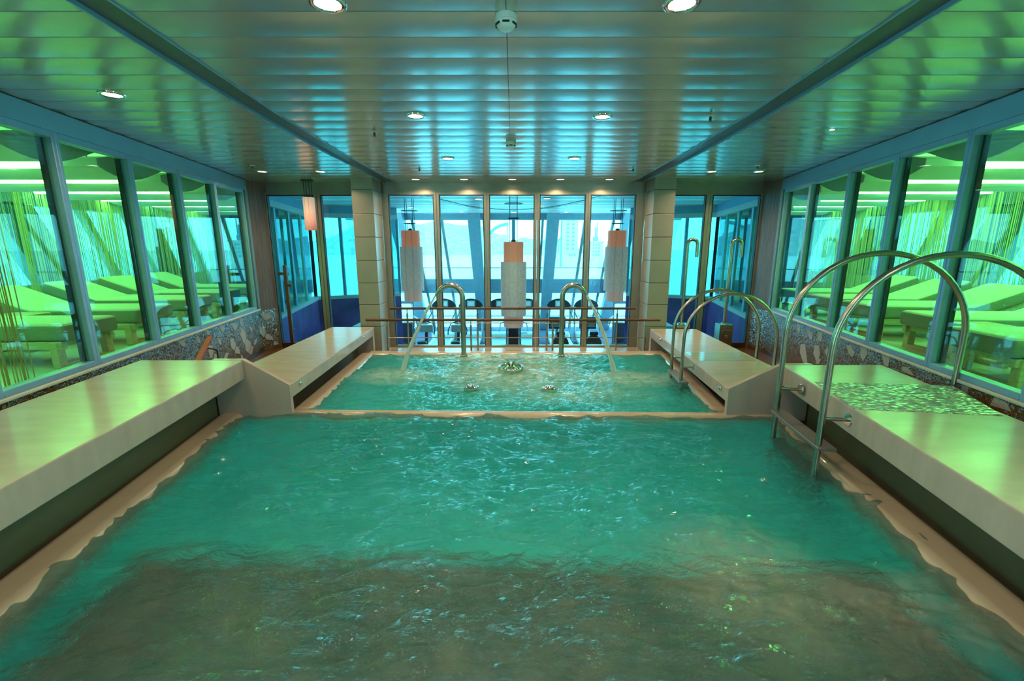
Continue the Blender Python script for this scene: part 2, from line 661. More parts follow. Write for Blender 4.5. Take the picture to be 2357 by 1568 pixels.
M['cove_bright'] = cove_mat('bright_green_cove_tubes', GREEN, COVE * 1.3, 0.95)
M['carpet'] = pm('speckled_purple_carpet', (0.10, 0.09, 0.16), rough=0.95, var=0.7, scale=30)
M['pane'] = glass_mat('clear_pane', (0.70, 0.92, 0.95))
M['pane_cyan'] = glass_mat('cyan_tinted_pane', (0.80, 0.97, 1.0), ior=1.35)
M['pane_side'] = glass_mat('green_tinted_pane', (0.80, 0.96, 0.84), ior=1.38)
M['pane_outer'] = glass_mat('dark_cyan_outer_pane', (0.34, 0.60, 0.62), ior=1.38)
M['deck_white'] = pm('white_ship_deck', (0.75, 0.78, 0.78), rough=0.6)
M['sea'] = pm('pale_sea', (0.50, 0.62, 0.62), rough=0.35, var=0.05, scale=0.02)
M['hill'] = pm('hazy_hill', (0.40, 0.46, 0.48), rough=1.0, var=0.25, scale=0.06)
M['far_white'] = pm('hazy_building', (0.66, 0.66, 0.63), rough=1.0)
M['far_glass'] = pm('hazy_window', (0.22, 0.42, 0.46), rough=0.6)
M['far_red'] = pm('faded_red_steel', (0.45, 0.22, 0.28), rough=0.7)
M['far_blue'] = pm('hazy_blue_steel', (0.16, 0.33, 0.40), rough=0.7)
M['wall_mosaic'] = mosaic_mat('brown_glitter_mosaic', (0.015, 0.012), ('Y', 'Z'), [(0.14, 0.075, 0.03), (0.27, 0.16, 0.07)],
                              [(0.16, 0.32, 0.55), (0.30, 0.48, 0.60), (0.52, 0.64, 0.70), (0.30, 0.24, 0.16)], 0.30, zsplit=0.45)
M['bench_mosaic'] = mosaic_mat('silver_bench_mosaic', (0.03, 0.012), ('X', 'Y'), [(0.22, 0.24, 0.19), (0.40, 0.42, 0.34)],
                               [(0.5, 0.55, 0.48), (0.65, 0.66, 0.56), (0.35, 0.38, 0.30)], 0.6, rough=0.2)
M['step_ripples'] = pm('brown_ledge_painted_ripples', (0.13, 0.07, 0.032), rough=0.5, var=1.0, scale=11.0, stretch=(0.6, 2.4, 1), bump=0.6, bscale=14)  # brown ledge; water ripple refraction and reflections painted in as streaks
WB = (0.05, 0.74, 0.70)
WT = (0.52, 0.92, 0.82)
M['water_near'] = water_mat('teal_pool_water', WB, (1.0, 1.0, 1.0), 0.09, [(1.15, 1.95, 0.55, 0.55, 0.45), (1.75, 1.75, 0.7, 0.35, 0.40)],
                            bump=1.0, bscale=6.5, foam_col=(0.36, 0.36, 0.28))
M['water_far'] = water_mat('bubbling_pool_water', (0.04, 0.60, 0.57), (0.75, 0.96, 0.94), 0.38,
                           [(0.0, 5.75, 1.25, 1.05, 0.75), (-0.15, 6.5, 1.5, 0.35, 0.85), (-1.5, 5.6, 0.7, 0.5, 0.55), (1.45, 5.45, 0.9, 0.45, 0.6), (0.6, 4.9, 1.2, 0.5, 0.35)],
                           bump=0.9, bscale=10.0, foam_col=(0.52, 0.66, 0.54))
M['jet_water'] = water_mat('falling_water', (0.62, 0.85, 0.86), (0.94, 0.99, 0.99), 0.5, None, bump=0.3, bscale=30)


# ================================================================== THE SETTING
def interp(tab, y):
    if y <= tab[0][0]:
        return tab[0][1]
    for (a, b), (c, d) in zip(tab, tab[1:]):
        if y <= c:
            return b + (d - b) * (y - a) / (c - a)
    return tab[-1][1]


YB = -1.6                                   # wall behind the viewer
SIN = [(YB, 1.66), (2.29, 1.82), (3.0, 1.885), (4.0, 1.97), (5.5, 2.02), (8.1, 2.03)]
SOUT = [(y, x + 0.19) for y, x in SIN]


def sin_(y): return interp(SIN, y)
def sout(y): return interp(SOUT, y)


ceiling = MB().slab([(lw(YB) - .3, YB - .1), (rw(YB) + .3, YB - .1), (rw(D) + .2, D), (lw(D) - .2, D)], ZC + 0.05, ZC + 0.15).build('ceiling', M['dark_wall'])
struct(ceiling)


def ceiling_panel(xa, xb, y0, y1):
    g = 0.004
    y0, y1 = y0 + g, y1 - g
    n = 6
    vs, fs = [], []
    for i in range(n + 1):
        t = i / n
        y = y0 + (y1 - y0) * t
        z = ZC - 0.0045 * (1 - (2 * t - 1) ** 2)
        vs += [(xa(y), y, z), (xb(y), y, z)]
    for i in range(n):
        fs.append((2 * i, 2 * i + 2, 2 * i + 3, 2 * i + 1))
    k = len(vs)
    vs += [(xa(y0), y0, ZC + .03), (xb(y0), y0, ZC + .03), (xa(y1), y1, ZC + .03), (xb(y1), y1, ZC + .03)]
    fs += [(0, 1, k + 1, k), (2 * n + 1, 2 * n, k + 2, k + 3)]
    fs += [tuple([k, k + 2] + [2 * i for i in range(n, -1, -1)]), tuple([k + 3, k + 1] + [2 * i + 1 for i in range(n + 1)])]
    o = MB().add(vs, fs).build('ceiling_panel', M['panel'], ceiling, smooth=True)
    return o


PITCH = 0.266
rows = [2.657 + PITCH * i for i in range(-16, 21)]
rows[-1] = D - .006
for y0, y1 in zip(rows, rows[1:]):
    seam = -0.035
    ceiling_panel(lambda y: lw(y) + .03, lambda y: -sout(y) - .008, y0, y1)
    ceiling_panel(lambda y: -sin_(y) + .008, lambda y: seam - .0015, y0, y1)
    ceiling_panel(lambda y: seam + .0015, lambda y: sin_(y) - .008, y0, y1)
    ceiling_panel(lambda y: sout(y) + .008, lambda y: rw(y) - .03, y0, y1)
for i, sg in ((1, -1), (2, 1)):
    t = shell('trim_%d' % i, (0, 0, ZC))
    ys = [YB, 0.5, 2.29, 3.0, 3.6, 4.0, 4.8, 5.5, 6.5, D - .01]
    m = MB()
    for a, b in zip(ys, ys[1:]):
        m.slab([(sg * sin_(a), a), (sg * sin_(b), b), (sg * sout(b), b), (sg * sout(a), a)], ZC + .012, ZC + .04)
    m.build('slot_strip', M['strip'], t, weld=True)
    for f in (sin_, sout):
        m = MB()
        for a, b in zip(ys, ys[1:]):
            m.slab([(sg * f(a) - .006, a), (sg * f(b) - .006, b), (sg * f(b) + .006, b), (sg * f(a) + .006, a)], ZC - .012, ZC + .03)
        m.build('edge_profile', M['alu'], t, weld=True)

# deck floor around the raised pools
fm = MB()
fm.slab([(lw(YB), YB), (rw(YB), YB), (rw(.3), .3), (lw(.3), .3)], -0.15, 0.0)
fm.slab([(lw(.3), .3), (-2.28, .3), (-2.95, 4.2), (-2.28, 4.25), (-2.43, 6.9), (lw(6.9), 6.9)], -0.15, 0.0)
fm.slab([(rw(.3), .3), (2.20, .3), (2.78, 4.2), (2.22, 4.25), (2.53, 6.9), (rw(6.9), 6.9)], -0.15, 0.0)
fm.slab([(lw(6.9), 6.9), (rw(6.9), 6.9), (rw(D), D + .1), (lw(D), D + .1)], -0.15, 0.0)
struct(fm.build('floor', M['floor']))
struct(MB().box(lw(YB) - .3, rw(YB) + .3, YB - .1, YB, -.15, ZC + .1).build('wall_back', M['sill']))


# side partitions: mosaic dado, sill, framed panes, fascia
def wall_pt(side, y, off=0.0):
    """point on the side partition at depth y, moved off metres into the pool hall"""
    P = LP if side < 0 else RP
    nx, ny = 1.0, -P[1]
    L = math.hypot(nx, ny)
    s = 1 if side < 0 else -1
    return (P[0] + P[1] * y + s * off * nx / L, y + s * off * ny / L)


MULL = {-1: [1.05, 2.0, 2.95, 3.89, 4.80, 5.69, 6.60, 7.56], 1: [1.05, 1.98, 2.90, 3.83, 4.74, 5.60, 6.61, 7.50]}
SILL = 0.775
wn_ = 0
for side, nm in ((-1, 'left'), (1, 'right')):
    yE = MULL[side][-1] + .14
    P2 = lambda y, off: wall_pt(side, y, off)

    def strip(y0, y1, o0, o1, z0, z1):
        return [P2(y0, o0), P2(y1, o0), P2(y1, o1), P2(y0, o1)], z0, z1
    corner = (-4.285, D) if side < 0 else (4.30, D)
    w = MB()
    w.slab(*strip(YB, yE, 0, -.12, -0.05, SILL - .03))
    w.slab([P2(yE, 0), corner, (corner[0] + side * .12, corner[1]), P2(yE, -.12)], -.05, SILL - .03)
    wall = struct(w.build('wall_' + nm, M['wall_mosaic'], weld=True))
    t = shell('baseboard_' + nm, (0, 0, 0))
    MB().slab(*strip(YB, yE, .018, 0.0, 0, .07)).build('skirting', M['wood_pole'], t)
    t = shell('trim_%d' % (3 if side < 0 else 4))
    MB().slab(*strip(YB, yE, .045, -.10, SILL - .03, SILL)).build('sill', M['sill'], t, bevel=.008)
    MB().slab(*strip(YB, yE, .03, -.12, 2.74, ZC)).build('fascia', M['fascia'], t)
    MB().slab(*strip(YB, yE, .034, .03, ZC - .012, ZC)).build('shadow_gap', M['gasket'], t)
    # veneer panel that turns to the far wall
    m = MB().slab([P2(yE, .01), corner, (corner[0] + side * .1, corner[1]), P2(yE, -.12)], SILL - .03, ZC)
    m.build('veneer_panel', M['wood_panel'], t)
    m = MB().slab(*strip(yE - .07, yE + .02, .03, -.1, SILL, ZC - .17))
    m.build('end_jamb', M['alu_warm'], t)
    ys = MULL[side]
    for a, b in zip(ys, ys[1:]):
        wn_ += 1
        win = shell('window_%d' % wn_, (*P2(a, 0), SILL))
        fw = .035
        for (p, q) in ((a + .002, a + fw), (b - fw, b - .002)):
            MB().slab(*strip(p, q, .03, -.06, SILL, 2.74)).build('mullion', M['alu'], win, bevel=.004, seg=1)
        for (p, q) in ((a + fw, a + fw + .018), (b - fw - .018, b - fw)):
            MB().slab(*strip(p, q, -.035, -.075, SILL + .05, 2.70)).build('gasket', M['gasket'], win)
        MB().slab(*strip(a + fw, b - fw, .03, -.06, SILL, SILL + .05)).build('bottom_rail', M['alu'], win, bevel=.004, seg=1)
        MB().slab(*strip(a + fw, b - fw, .03, -.06, 2.685, 2.74)).build('top_rail', M['alu'], win, bevel=.004, seg=1)
        MB().slab(*strip(a + fw, b - fw, -.012, -.02, SILL + .05, 2.685)).build('pane', M['pane_side'], win)

# far wall: glazed screen of five panes between two columns
PX = [(-2.168, -1.385), (-1.29, -.515), (-.42, .362), (.458, 1.25), (1.34, 2.121)]
wh = MB().box(-4.7, 4.7, D, D + .16, 2.74, ZC + .05).build('wall_far', M['alu_warm'])
struct(wh)
m = MB().box(-2.28, 2.28, D - .05, D + .1, -.02, .028)
struct(m.build('trim_5', M['alu_warm']))
for i, (a, b) in enumerate(PX):
    wn_ += 1
    win = shell('window_%d' % wn_, (a, D, .028))
    l0 = a - .045 if i else -2.28
    r0 = b + .045 if i < 4 else 2.28
    MB().box(l0, a, D - .03, D + .06, .028, 2.74).build('mullion', M['alu_warm'], win, bevel=.004, seg=1)
    MB().box(b, r0, D - .03, D + .06, .028, 2.74).build('mullion', M['alu_warm'], win, bevel=.004, seg=1)
    MB().box(a, b, D - .03, D + .06, 2.71, 2.74).build('top_rail', M['alu_warm'], win)
    MB().box(a, b, D - .03, D + .06, .028, .045).build('bottom_rail', M['alu_warm'], win)
    m = MB()
    m.box(a, a + .012, D - .028, D + .05, .045, 2.71); m.box(b - .012, b, D - .028, D + .05, .045, 2.71)
    m.box(a, b, D - .028, D + .05, 2.70, 2.71)
    m.build('gasket', M['gasket'], win)
    MB().box(a + .012, b - .012, D + .005, D + .017, .045, 2.70).build('pane', M['pane_cyan'], win)

# glazed doors either side
dn = 0
for side, spans in ((-1, ((-4.275, -3.46), (-3.345, -2.66))), (1, ((2.66, 3.335), (3.445, 4.28)))):
    for (a, b) in spans:
        dn += 1
        dr = shell('door_%d' % dn, (a, D, 0))
        MB().box(a - .055, a, D - .03, D + .05, 0, 2.74).build('stile', M['alu_warm'], dr, bevel=.005, seg=1)
        MB().box(b, b + .055, D - .03, D + .05, 0, 2.74).build('stile', M['alu_warm'], dr, bevel=.005, seg=1)
        MB().box(a, b, D - .03, D + .05, 2.705, 2.74).build('top_rail', M['alu_warm'], dr)
        MB().box(a, b, D - .03, D + .05, 0, .095).build('bottom_rail', M['wood_pole'], dr)
        m = MB()
        m.box(a, a + .014, D - .028, D + .045, .095, 2.705); m.box(b - .014, b, D - .028, D + .045, .095, 2.705)
        m.box(a, b, D - .028, D + .045, 2.69, 2.705)
        m.build('gasket', M['gasket'], dr)
        MB().box(a + .014, b - .014, D + .005, D + .015, .095, 2.69).build('pane', M['pane'], dr)
    m = MB().box(-4.36 if side < 0 else 4.33, -4.33 if side < 0 else 4.36, D - .03, D + .05, 0, 2.74)

# pale shards set into the mosaic
shards_l = [
    [(910, 420), (1010, 400), (1045, 520), (1030, 620), (975, 540)],
    [(1165, 400), (1290, 400), (1325, 450), (1300, 545), (1255, 540), (1200, 460)],
    [(1355, 265), (1450, 300), (1430, 420), (1415, 480), (1370, 370)],
    [(1425, 510), (1490, 600), (1510, 720), (1485, 850), (1440, 790), (1380, 630)],
    [(1520, 720), (1600, 800), (1610, 860), (1570, 1030), (1500, 970), (1490, 860)],
    [(1620, 865), (1660, 890), (1630, 1075), (1580, 1040)],
    [(1545, 400), (1580, 460), (1635, 520), (1630, 600), (1580, 510)],
    [(1740, 710), (1725, 800), (1680, 870), (1665, 830), (1690, 760)],
    [(1770, 190), (1860, 200), (1890, 250), (1860, 320), (1820, 290)],
    [(1780, 470), (1850, 520), (1860, 620), (1850, 700), (1790, 600)],
    [(1870, 610), (1920, 680), (1940, 750), (1880, 745), (1860, 690)],
    [(1950, 330), (2030, 350), (2040, 470), (2020, 590), (1960, 540)],
    [(2040, 500), (2120, 560), (2160, 640), (2130, 800), (2060, 700)],
    [(1170, 740), (1220, 715), (1290, 840), (1260, 980), (1190, 900)],
    [(1290, 870), (1360, 930), (1380, 1040), (1270, 1030)],
    [(890, 680), (950, 740), (985, 800), (990, 880), (930, 800)],
    [(715, 870), (800, 870), (830, 970), (790, 1130), (750, 1120), (720, 990)],
    [(845, 1030), (920, 1060), (945, 1140), (830, 1145)],
    [(1080, 1030), (1140, 1010), (1105, 1140), (1045, 1140)],
    [(1390, 1050), (1430, 1080), (1450, 1150), (1440, 1175), (1405, 1140)],
    [(1830, 930), (1900, 1035), (1840, 1080), (1795, 1000)],
    [(1655, 1085), (1715, 1140), (1680, 1180), (1650, 1130)],
    [(1945, 770), (1990, 830), (1995, 915), (1950, 870)],
    [(640, 540), (740, 560), (750, 650), (690, 640)],
    [(430, 690), (530, 710), (560, 830), (490, 790)],
    [(60, 770), (210, 760), (240, 900), (170, 880)],
]
for poly in shards_l:
    pts = []
    for (x, y) in poly:
        p = at(400 + x / 9.065, 700 + y / 9.065, pl=LP)
        if p.y > 7.69:
            k = (p.y - 7.69) / (D - 7.69)
            p.x = lw(7.69) + (-4.285 - lw(7.69)) * k
        p.x += .004
        p.z = min(max(p.z, .08), SILL - .035)
        pts.append(p)
    if max(p.y for p in pts) > D - .02:
        continue
    MB().ext(pts, (-.01, 0, 0)).build('shard', M['shard'], bpy.data.objects['wall_left'])
# right wall: those seen on the zoomed strip (1830..2357, 620..960, x4.4725)
shards_r = [
    [(20, 570), (60, 580), (50, 650), (20, 630)], [(120, 615), (185, 660), (180, 725), (150, 715)], [(230, 640), (290, 650), (270, 750), (240, 730)],
    [(60, 770), (105, 770), (130, 975), (85, 960), (50, 850)], [(205, 785), (250, 785), (260, 880), (225, 960), (190, 860)],
    [(530, 775), (570, 780), (620, 860), (590, 910), (550, 860)], [(680, 795), (740, 800), (750, 870), (700, 950), (675, 880)],
    [(890, 870), (985, 890), (960, 1005), (925, 990)], [(1110, 1000), (1160, 1010), (1235, 1100), (1180, 1080), (1100, 1040)],
    [(1720, 1190), (1790, 1210), (1770, 1310), (1700, 1290)], [(2060, 1310), (2180, 1370), (2230, 1470), (2120, 1430), (2010, 1400)],
    [(240, 910), (270, 930), (250, 975), (215, 970)], [(330, 800), (345, 830), (330, 900), (315, 850)],
]
for poly in shards_r:
    pts = []
    for (x, y) in poly:
        p = at(1830 + x / 4.4725, 620 + y / 4.4725, pl=RP)
        p.x -= .004
        p.z = min(max(p.z, .08), SILL - .035)
        pts.append(p)
    MB().ext(pts, (.01, 0, 0)).build('shard', M['shard'], bpy.data.objects['wall_right'])
# farther shards on the right wall, between the ladder hoops and the far corner
rng = random.Random(5)
for i in range(11):
    y = 5.9 + rng.random() * 1.5
    z = .15 + rng.random() * .45
    h, wd = .07 + rng.random() * .07, .035 + rng.random() * .04
    k = -.35
    pts = [Vector((0, dy, z + dz)) for dy, dz in ((-wd + k * -h, -h), (wd * .4, -h * .4), (wd + k * h, h), (-wd * .5, h * .5))]
    for p in pts:
        p.x = rw(p.y) - .004
        p.z = min(max(p.z, .08), SILL - .035)
    MB().ext(pts, (.01, 0, 0)).build('shard', M['shard'], bpy.data.objects['wall_right'])

# ------------------------------------------------------------------ columns of stacked cladding blocks
joints = [0.0] + [at(820, v, Y=7.55).z for v in (752.4, 701.6, 651.3, 599.6, 546, 492, 436)] + [ZC]
for side in (-1, 1):
    c = thing('column', 'grey clad column between the glass screen and the ' + ('door with the brown pull' if side < 0 else 'doors behind the two showers'), 'column', (side * 2.45, 7.8, 0), group='clad columns')
    for a, b in zip(joints, joints[1:]):
        if b - a < .03:
            continue
        x0, x1 = sorted((side * 2.63, side * 2.28))
        MB().box(x0, x1, 7.55, D - .03, a + .003, b - .003).build('cladding_block', M['column'], c, bevel=.006, seg=2)
    x0, x1 = sorted((side * 2.62, side * 2.29))
    MB().box(x0, x1, 7.56, D - .04, 0.001, ZC - .001).build('core', M['gasket'], c)

# ================================================================== POOLS
ZR, ZW = 0.21, 0.185
NL = lambda y: -2.72 - .155 * (y - 4.2)        # water edge of the near pool
NR = lambda y: 2.54 + .148 * (y - 4.1)
FLf = lambda y: -2.08 - .055 * (y - 4.33)
FRf = lambda y: 2.02 + .12 * (y - 4.24)
YD0, YD1 = 4.14, 4.28                           # divider
YF = 6.72                                       # far edge of the far pool
YN = 0.55                                       # near edge
near = thing('pool_basin', 'wide pool with turquoise basin nearest the cream benches and large ladder', 'pool', (0, 2.4, -1.1))
m = MB()
m.slab([(NL(YN) - .1, YN), (NR(YN) + .1, YN), (NR(YD0) + .1, YD0 + .05), (NL(YD0) - .1, YD0 + .05)], -1.1, -1.0)
m.build('basin_floor', M['basin'], near)
m = MB()
m.slab([(NL(YN) - .2, YN), (NL(YN) - .04, YN), (NL(YD0) - .04, YD0), (NL(YD0) - .2, YD0)], -1.0, .12)
m.slab([(NR(YN) + .04, YN), (NR(YN) + .2, YN), (NR(YD0) + .2, YD0), (NR(YD0) + .04, YD0)], -1.0, .12)
m.slab([(NL(YD0) - .2, YD0 - .03), (NR(YD0) + .2, YD0 - .06), (NR(YD0) + .2, YD0 + .1), (NL(YD0) - .2, YD0 + .1)], -1.0, .12)
m.build('basin_wall', M['basin'], near)
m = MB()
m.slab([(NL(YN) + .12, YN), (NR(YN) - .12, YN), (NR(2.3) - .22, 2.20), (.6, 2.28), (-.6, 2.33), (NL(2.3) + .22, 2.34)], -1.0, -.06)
m.build('submerged_ledge', M['step_ripples'], near, bevel=.03)


def cop(parent, a0, a1, b0, b1):
    """coping stone between an inner line a0-a1 and an outer line b0-b1"""
    return MB().slab([a0, a1, b1, b0], -.02, ZR).build('coping', M['coping'], parent, bevel=.075, seg=5)


cop(near, (NL(YN) + .05, YN), (NL(YD1) + .05, YD1), (NL(YN) - .22, YN), (NL(YD1) - .22, YD1))
cop(near, (NR(YN) - .05, YN), (NR(YD1) - .05, YD1), (NR(YN) + .22, YN), (NR(YD1) + .22, YD1))
cop(near, (NL(YN) - .2, YN + .06), (NR(YN) + .2, YN + .06), (NL(YN) - .2, YN - .3), (NR(YN) + .2, YN - .3))
m = MB().slab([(NL(YD0) - .05, YD0 - .02 + .04), (NR(YD0) + .05, YD0 - .06 + .0), (NR(YD0) + .05, YD1 - .05), (NL(YD0) - .05, YD1 + .05)], -.02, ZR)
m.build('dividing_coping', M['coping'], near, bevel=.06, seg=5)

far = thing('pool_basin', 'bubbling whirlpool basin before the glass screen', 'pool', (0, 5.5, -.9))
MB().slab([(FLf(YD1) - .1, YD1), (FRf(YD1) + .1, YD1 - .06), (FRf(YF) + .1, YF + .1), (FLf(YF) - .1, YF + .1)], -.9, -.8).build('basin_floor', M['basin'], far)
m = MB()
m.slab([(FLf(YD1) - .2, YD1), (FLf(YD1) - .03, YD1), (FLf(YF) - .03, YF), (FLf(YF) - .2, YF)], -.8, .12)
m.slab([(FRf(YD1) + .03, YD1), (FRf(YD1) + .2, YD1), (FRf(YF) + .2, YF), (FRf(YF) + .03, YF)], -.8, .12)
m.slab([(FLf(YF) - .2, YF - .02), (FRf(YF) + .2, YF - .02), (FRf(YF) + .2, YF + .15), (FLf(YF) - .2, YF + .15)], -.8, .12)
m.build('basin_wall', M['basin'], far)
cop(far, (FLf(YD1) + .04, YD1), (FLf(YF) + .04, YF + .1), (FLf(YD1) - .2, YD1), (FLf(YF) - .2, YF + .1))
cop(far, (FRf(YD1) - .04, YD1), (FRf(YF) - .04, YF + .1), (FRf(YD1) + .2, YD1), (FRf(YF) + .2, YF + .1))
cop(far, (FLf(YF) - .1, YF - .03), (FRf(YF) + .1, YF - .03), (FLf(YF) - .1, YF + .24), (FRf(YF) + .1, YF + .24))
MB().box(-2.27, 2.27, YF + .24, D - .05, .0, .02).build('threshold_ledge', M['coping'], far)


def fbm(x, y, s, seed, oct=4):
    return noise.fractal(Vector((x * s, y * s, seed)), 0.9, 2.1, oct)


def water(name, fl, fr, y0, y1, res, hf, mat):
    ny = int((y1 - y0) / res) + 1
    nx = int((fr(y1) - fl(y1)) / res) + 1
    vs, fs = [], []
    for j in range(ny + 1):
        y = y0 + (y1 - y0) * j / ny
        a, b = fl(y), fr(y)
        for i in range(nx + 1):
            x = a + (b - a) * i / nx
            vs.append((x, y, ZW + hf(x, y)))
    w = nx + 1
    for j in range(ny):
        for i in range(nx):
            fs.append((j * w + i, j * w + i + 1, (j + 1) * w + i + 1, (j + 1) * w + i))
    o = MB().add(vs, fs).build(name, mat, smooth=True)
    return o


def ridge(x, y, sd):
    return 0.5 - abs(noise.noise(Vector((x, y, sd)))) * 1.6


BOIL = [(*at(u, v, z=ZW).xy, r) for u, v, r in ((660, 1185, .22), (1030, 1205, .26), (1290, 1200, .30), (1660, 1190, .30), (1480, 1250, .2))]


def h_near(x, y):
    wx = x + .30 * noise.noise(Vector((x * 1.1, y * 1.1, 3.1)))
    wy = y + .30 * noise.noise(Vector((x * 1.1, y * 1.1, 7.7)))
    h = .022 * fbm(wx * .8, wy * 1.2, 1.6, 1.0, 3)
    h += .026 * ridge(wx * 2.3, wy * 4.6, 2.0) + .017 * ridge(wx * 5.0 + 3, wy * 9.0, 4.0)
    h += .005 * ridge(wx * 12, wy * 19.0, 6.0) + .004 * fbm(wx, wy * 1.3, 14, 9.0, 3)
    for (bx_, by_, br) in BOIL:                      # water welling up over the floor jets
        k = math.exp(-((x - bx_) ** 2 + ((y - by_) * 1.3) ** 2) / br ** 2)
        if k > .02:
            h += k * (.026 + .020 * ridge(wx * 7, wy * 11, 8.0) + .012 * ridge(wx * 17, wy * 24, 11.0))
    return h


def h_far(x, y):
    r = math.hypot(x, (y - 5.85) * 1.15)
    k = 1.0 + 1.1 * max(0, 1 - r / 1.3)
    mound = .022 * max(0, 1 - abs(y - 6.5) / .35) * max(0, 1 - abs(x) / 1.4)
    return mound + k * (.016 * fbm(x, y * 1.2, 2.6, 2.0, 3) + .010 * fbm(x, y * 1.4, 8.0, 6.0, 4) + .008 * ridge(x * 5, y * 9, 1.0) + .004 * ridge(x * 13, y * 21, 3.0))


wnr = water('pool_water', lambda y: NL(y) - .06, lambda y: NR(y) + .06, YN + .02, YD0 + .05, .014, h_near, M['water_near'])
tag(wnr, 'rippled teal water filling the wide pool with the dark ledge', 'water', kind='stuff')
wfr = water('pool_water', lambda y: FLf(y) - .05, lambda y: FRf(y) + .05, YD1 - .06, YF + .06, .018, h_far, M['water_far'])
tag(wfr, 'foaming turquoise water bubbling in the whirlpool', 'water', kind='stuff')

# ------------------------------------------------------------------ cream benches
ZNS, ZFS = {-1: .755, 1: .715}, {-1: .50, 1: .47}


def near_bench(side):
    ZN_ = ZNS[side]
    if side < 0:
        f = lambda y: -2.605 - .13 * (y - 4.12)
        bk = lambda y: -3.60 - .131 * (y - 4.19)
        ye = 4.16
        lab = 'high cream stone bench with plain top beside the sloping end panel and mosaic wall'
    else:
        f = lambda y: 2.566 + .1725 * (y - 4.09)
        bk = lambda y: 3.531 + .16 * (y - 4.146)
        ye = 4.13
        lab = 'high cream stone bench with silver mosaic inset under the large ladder'
    b = thing('stone_bench', lab, 'bench', (side * 3.0, 2.4, 0))
    MB().slab([(f(.4), .4), (f(ye), ye), (bk(ye), ye), (bk(.4), .4)], ZN_ - .19, ZN_).build('seat_slab', M['stone'], b, bevel=.012, seg=2)
    s = side
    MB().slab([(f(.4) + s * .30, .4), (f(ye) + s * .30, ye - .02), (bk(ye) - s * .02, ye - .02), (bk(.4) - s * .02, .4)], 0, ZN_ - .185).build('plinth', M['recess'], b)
    return b, f, bk, ye


def far_bench(side):
    ZF_ = ZFS[side]
    if side < 0:
        c = [(-2.185, 4.18), (-2.36, 7.42), (-3.08, 7.42), (-3.04, 4.18)]
        lab = 'low cream stone bench with plain top along the whirlpool by the pull handle door'
    else:
        c = [(2.085, 4.14), (2.31, 7.42), (3.085, 7.39), (2.97, 4.14)]
        lab = 'low cream stone bench with grey green stone band before the showers'
    b = thing('stone_bench', lab, 'bench', (side * 2.6, 5.7, 0))
    MB().slab(c, ZF_ - .14, ZF_).build('seat_slab', M['stone'], b, bevel=.012)
    s = side
    i0, i1, o1, o0 = c
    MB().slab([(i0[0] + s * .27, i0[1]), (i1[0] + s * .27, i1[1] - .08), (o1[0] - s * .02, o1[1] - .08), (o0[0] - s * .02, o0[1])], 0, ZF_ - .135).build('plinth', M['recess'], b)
    MB().slab([(i1[0], i1[1] - .09), (i1[0], i1[1]), (i1[0] + s * .3, i1[1]), (i1[0] + s * .3, i1[1] - .09)], .0, ZF_ - .135).build('end_leg', M['stone'], b, bevel=.006)
    return b, c


for side in (-1, 1):
    ZN_, ZF_ = ZNS[side], ZFS[side]
    nb, f, bk, ye = near_bench(side)
    fb, c = far_bench(side)
    xi, xo = c[0][0], f(ye)
    # upright end panel whose top steps down from the high bench to the low one
    pts = [(xo + side * .30, ye, .14), (xi, ye, .20), (xi, ye, ZF_ + .003), (xo, ye, ZN_ + .003), (xo + side * .30, ye, ZN_ + .003)]
    MB().ext([Vector(p) for p in pts], (0, .05, 0)).build('end_panel', M['stone'], nb, bevel=.006)
    if side > 0:
        q = [at(u, v, z=ZN_) for u, v in ((1875, 880), (2194, 889), (2309, 958), (1967, 942))]
        MB().slab([(p.x, p.y) for p in q], ZN_ - .01, ZN_ + .003).build('mosaic_inset', M['bench_mosaic'], nb)
        q = [at(u, v, z=ZF_) for u, v in ((1575, 811), (1702, 810), (1740.6, 831), (1605, 831))]
        MB().slab([(p.x, p.y) for p in q], ZF_ - .01, ZF_ + .002).build('stone_band', M['stone_band'], fb)
    # chrome buttons on the front edge of the low bench
    plf = (c[0][0] - (c[1][0] - c[0][0]) / (c[1][1] - c[0][1]) * c[0][1], (c[1][0] - c[0][0]) / (c[1][1] - c[0][1]))
    for (u, v) in (((690, 881), (836, 776)) if side < 0 else ((1659, 893), (1521, 782))):
        p = at(u, v, pl=plf)
        s = -side
        prof = [(.026, 0), (.026, s * .006), (.020, s * .016), (.008, s * .024), (.0, s * .025)]
        MB().lathe(prof, p, 14, 'x').build('button', M['chrome'], fb, smooth=True)

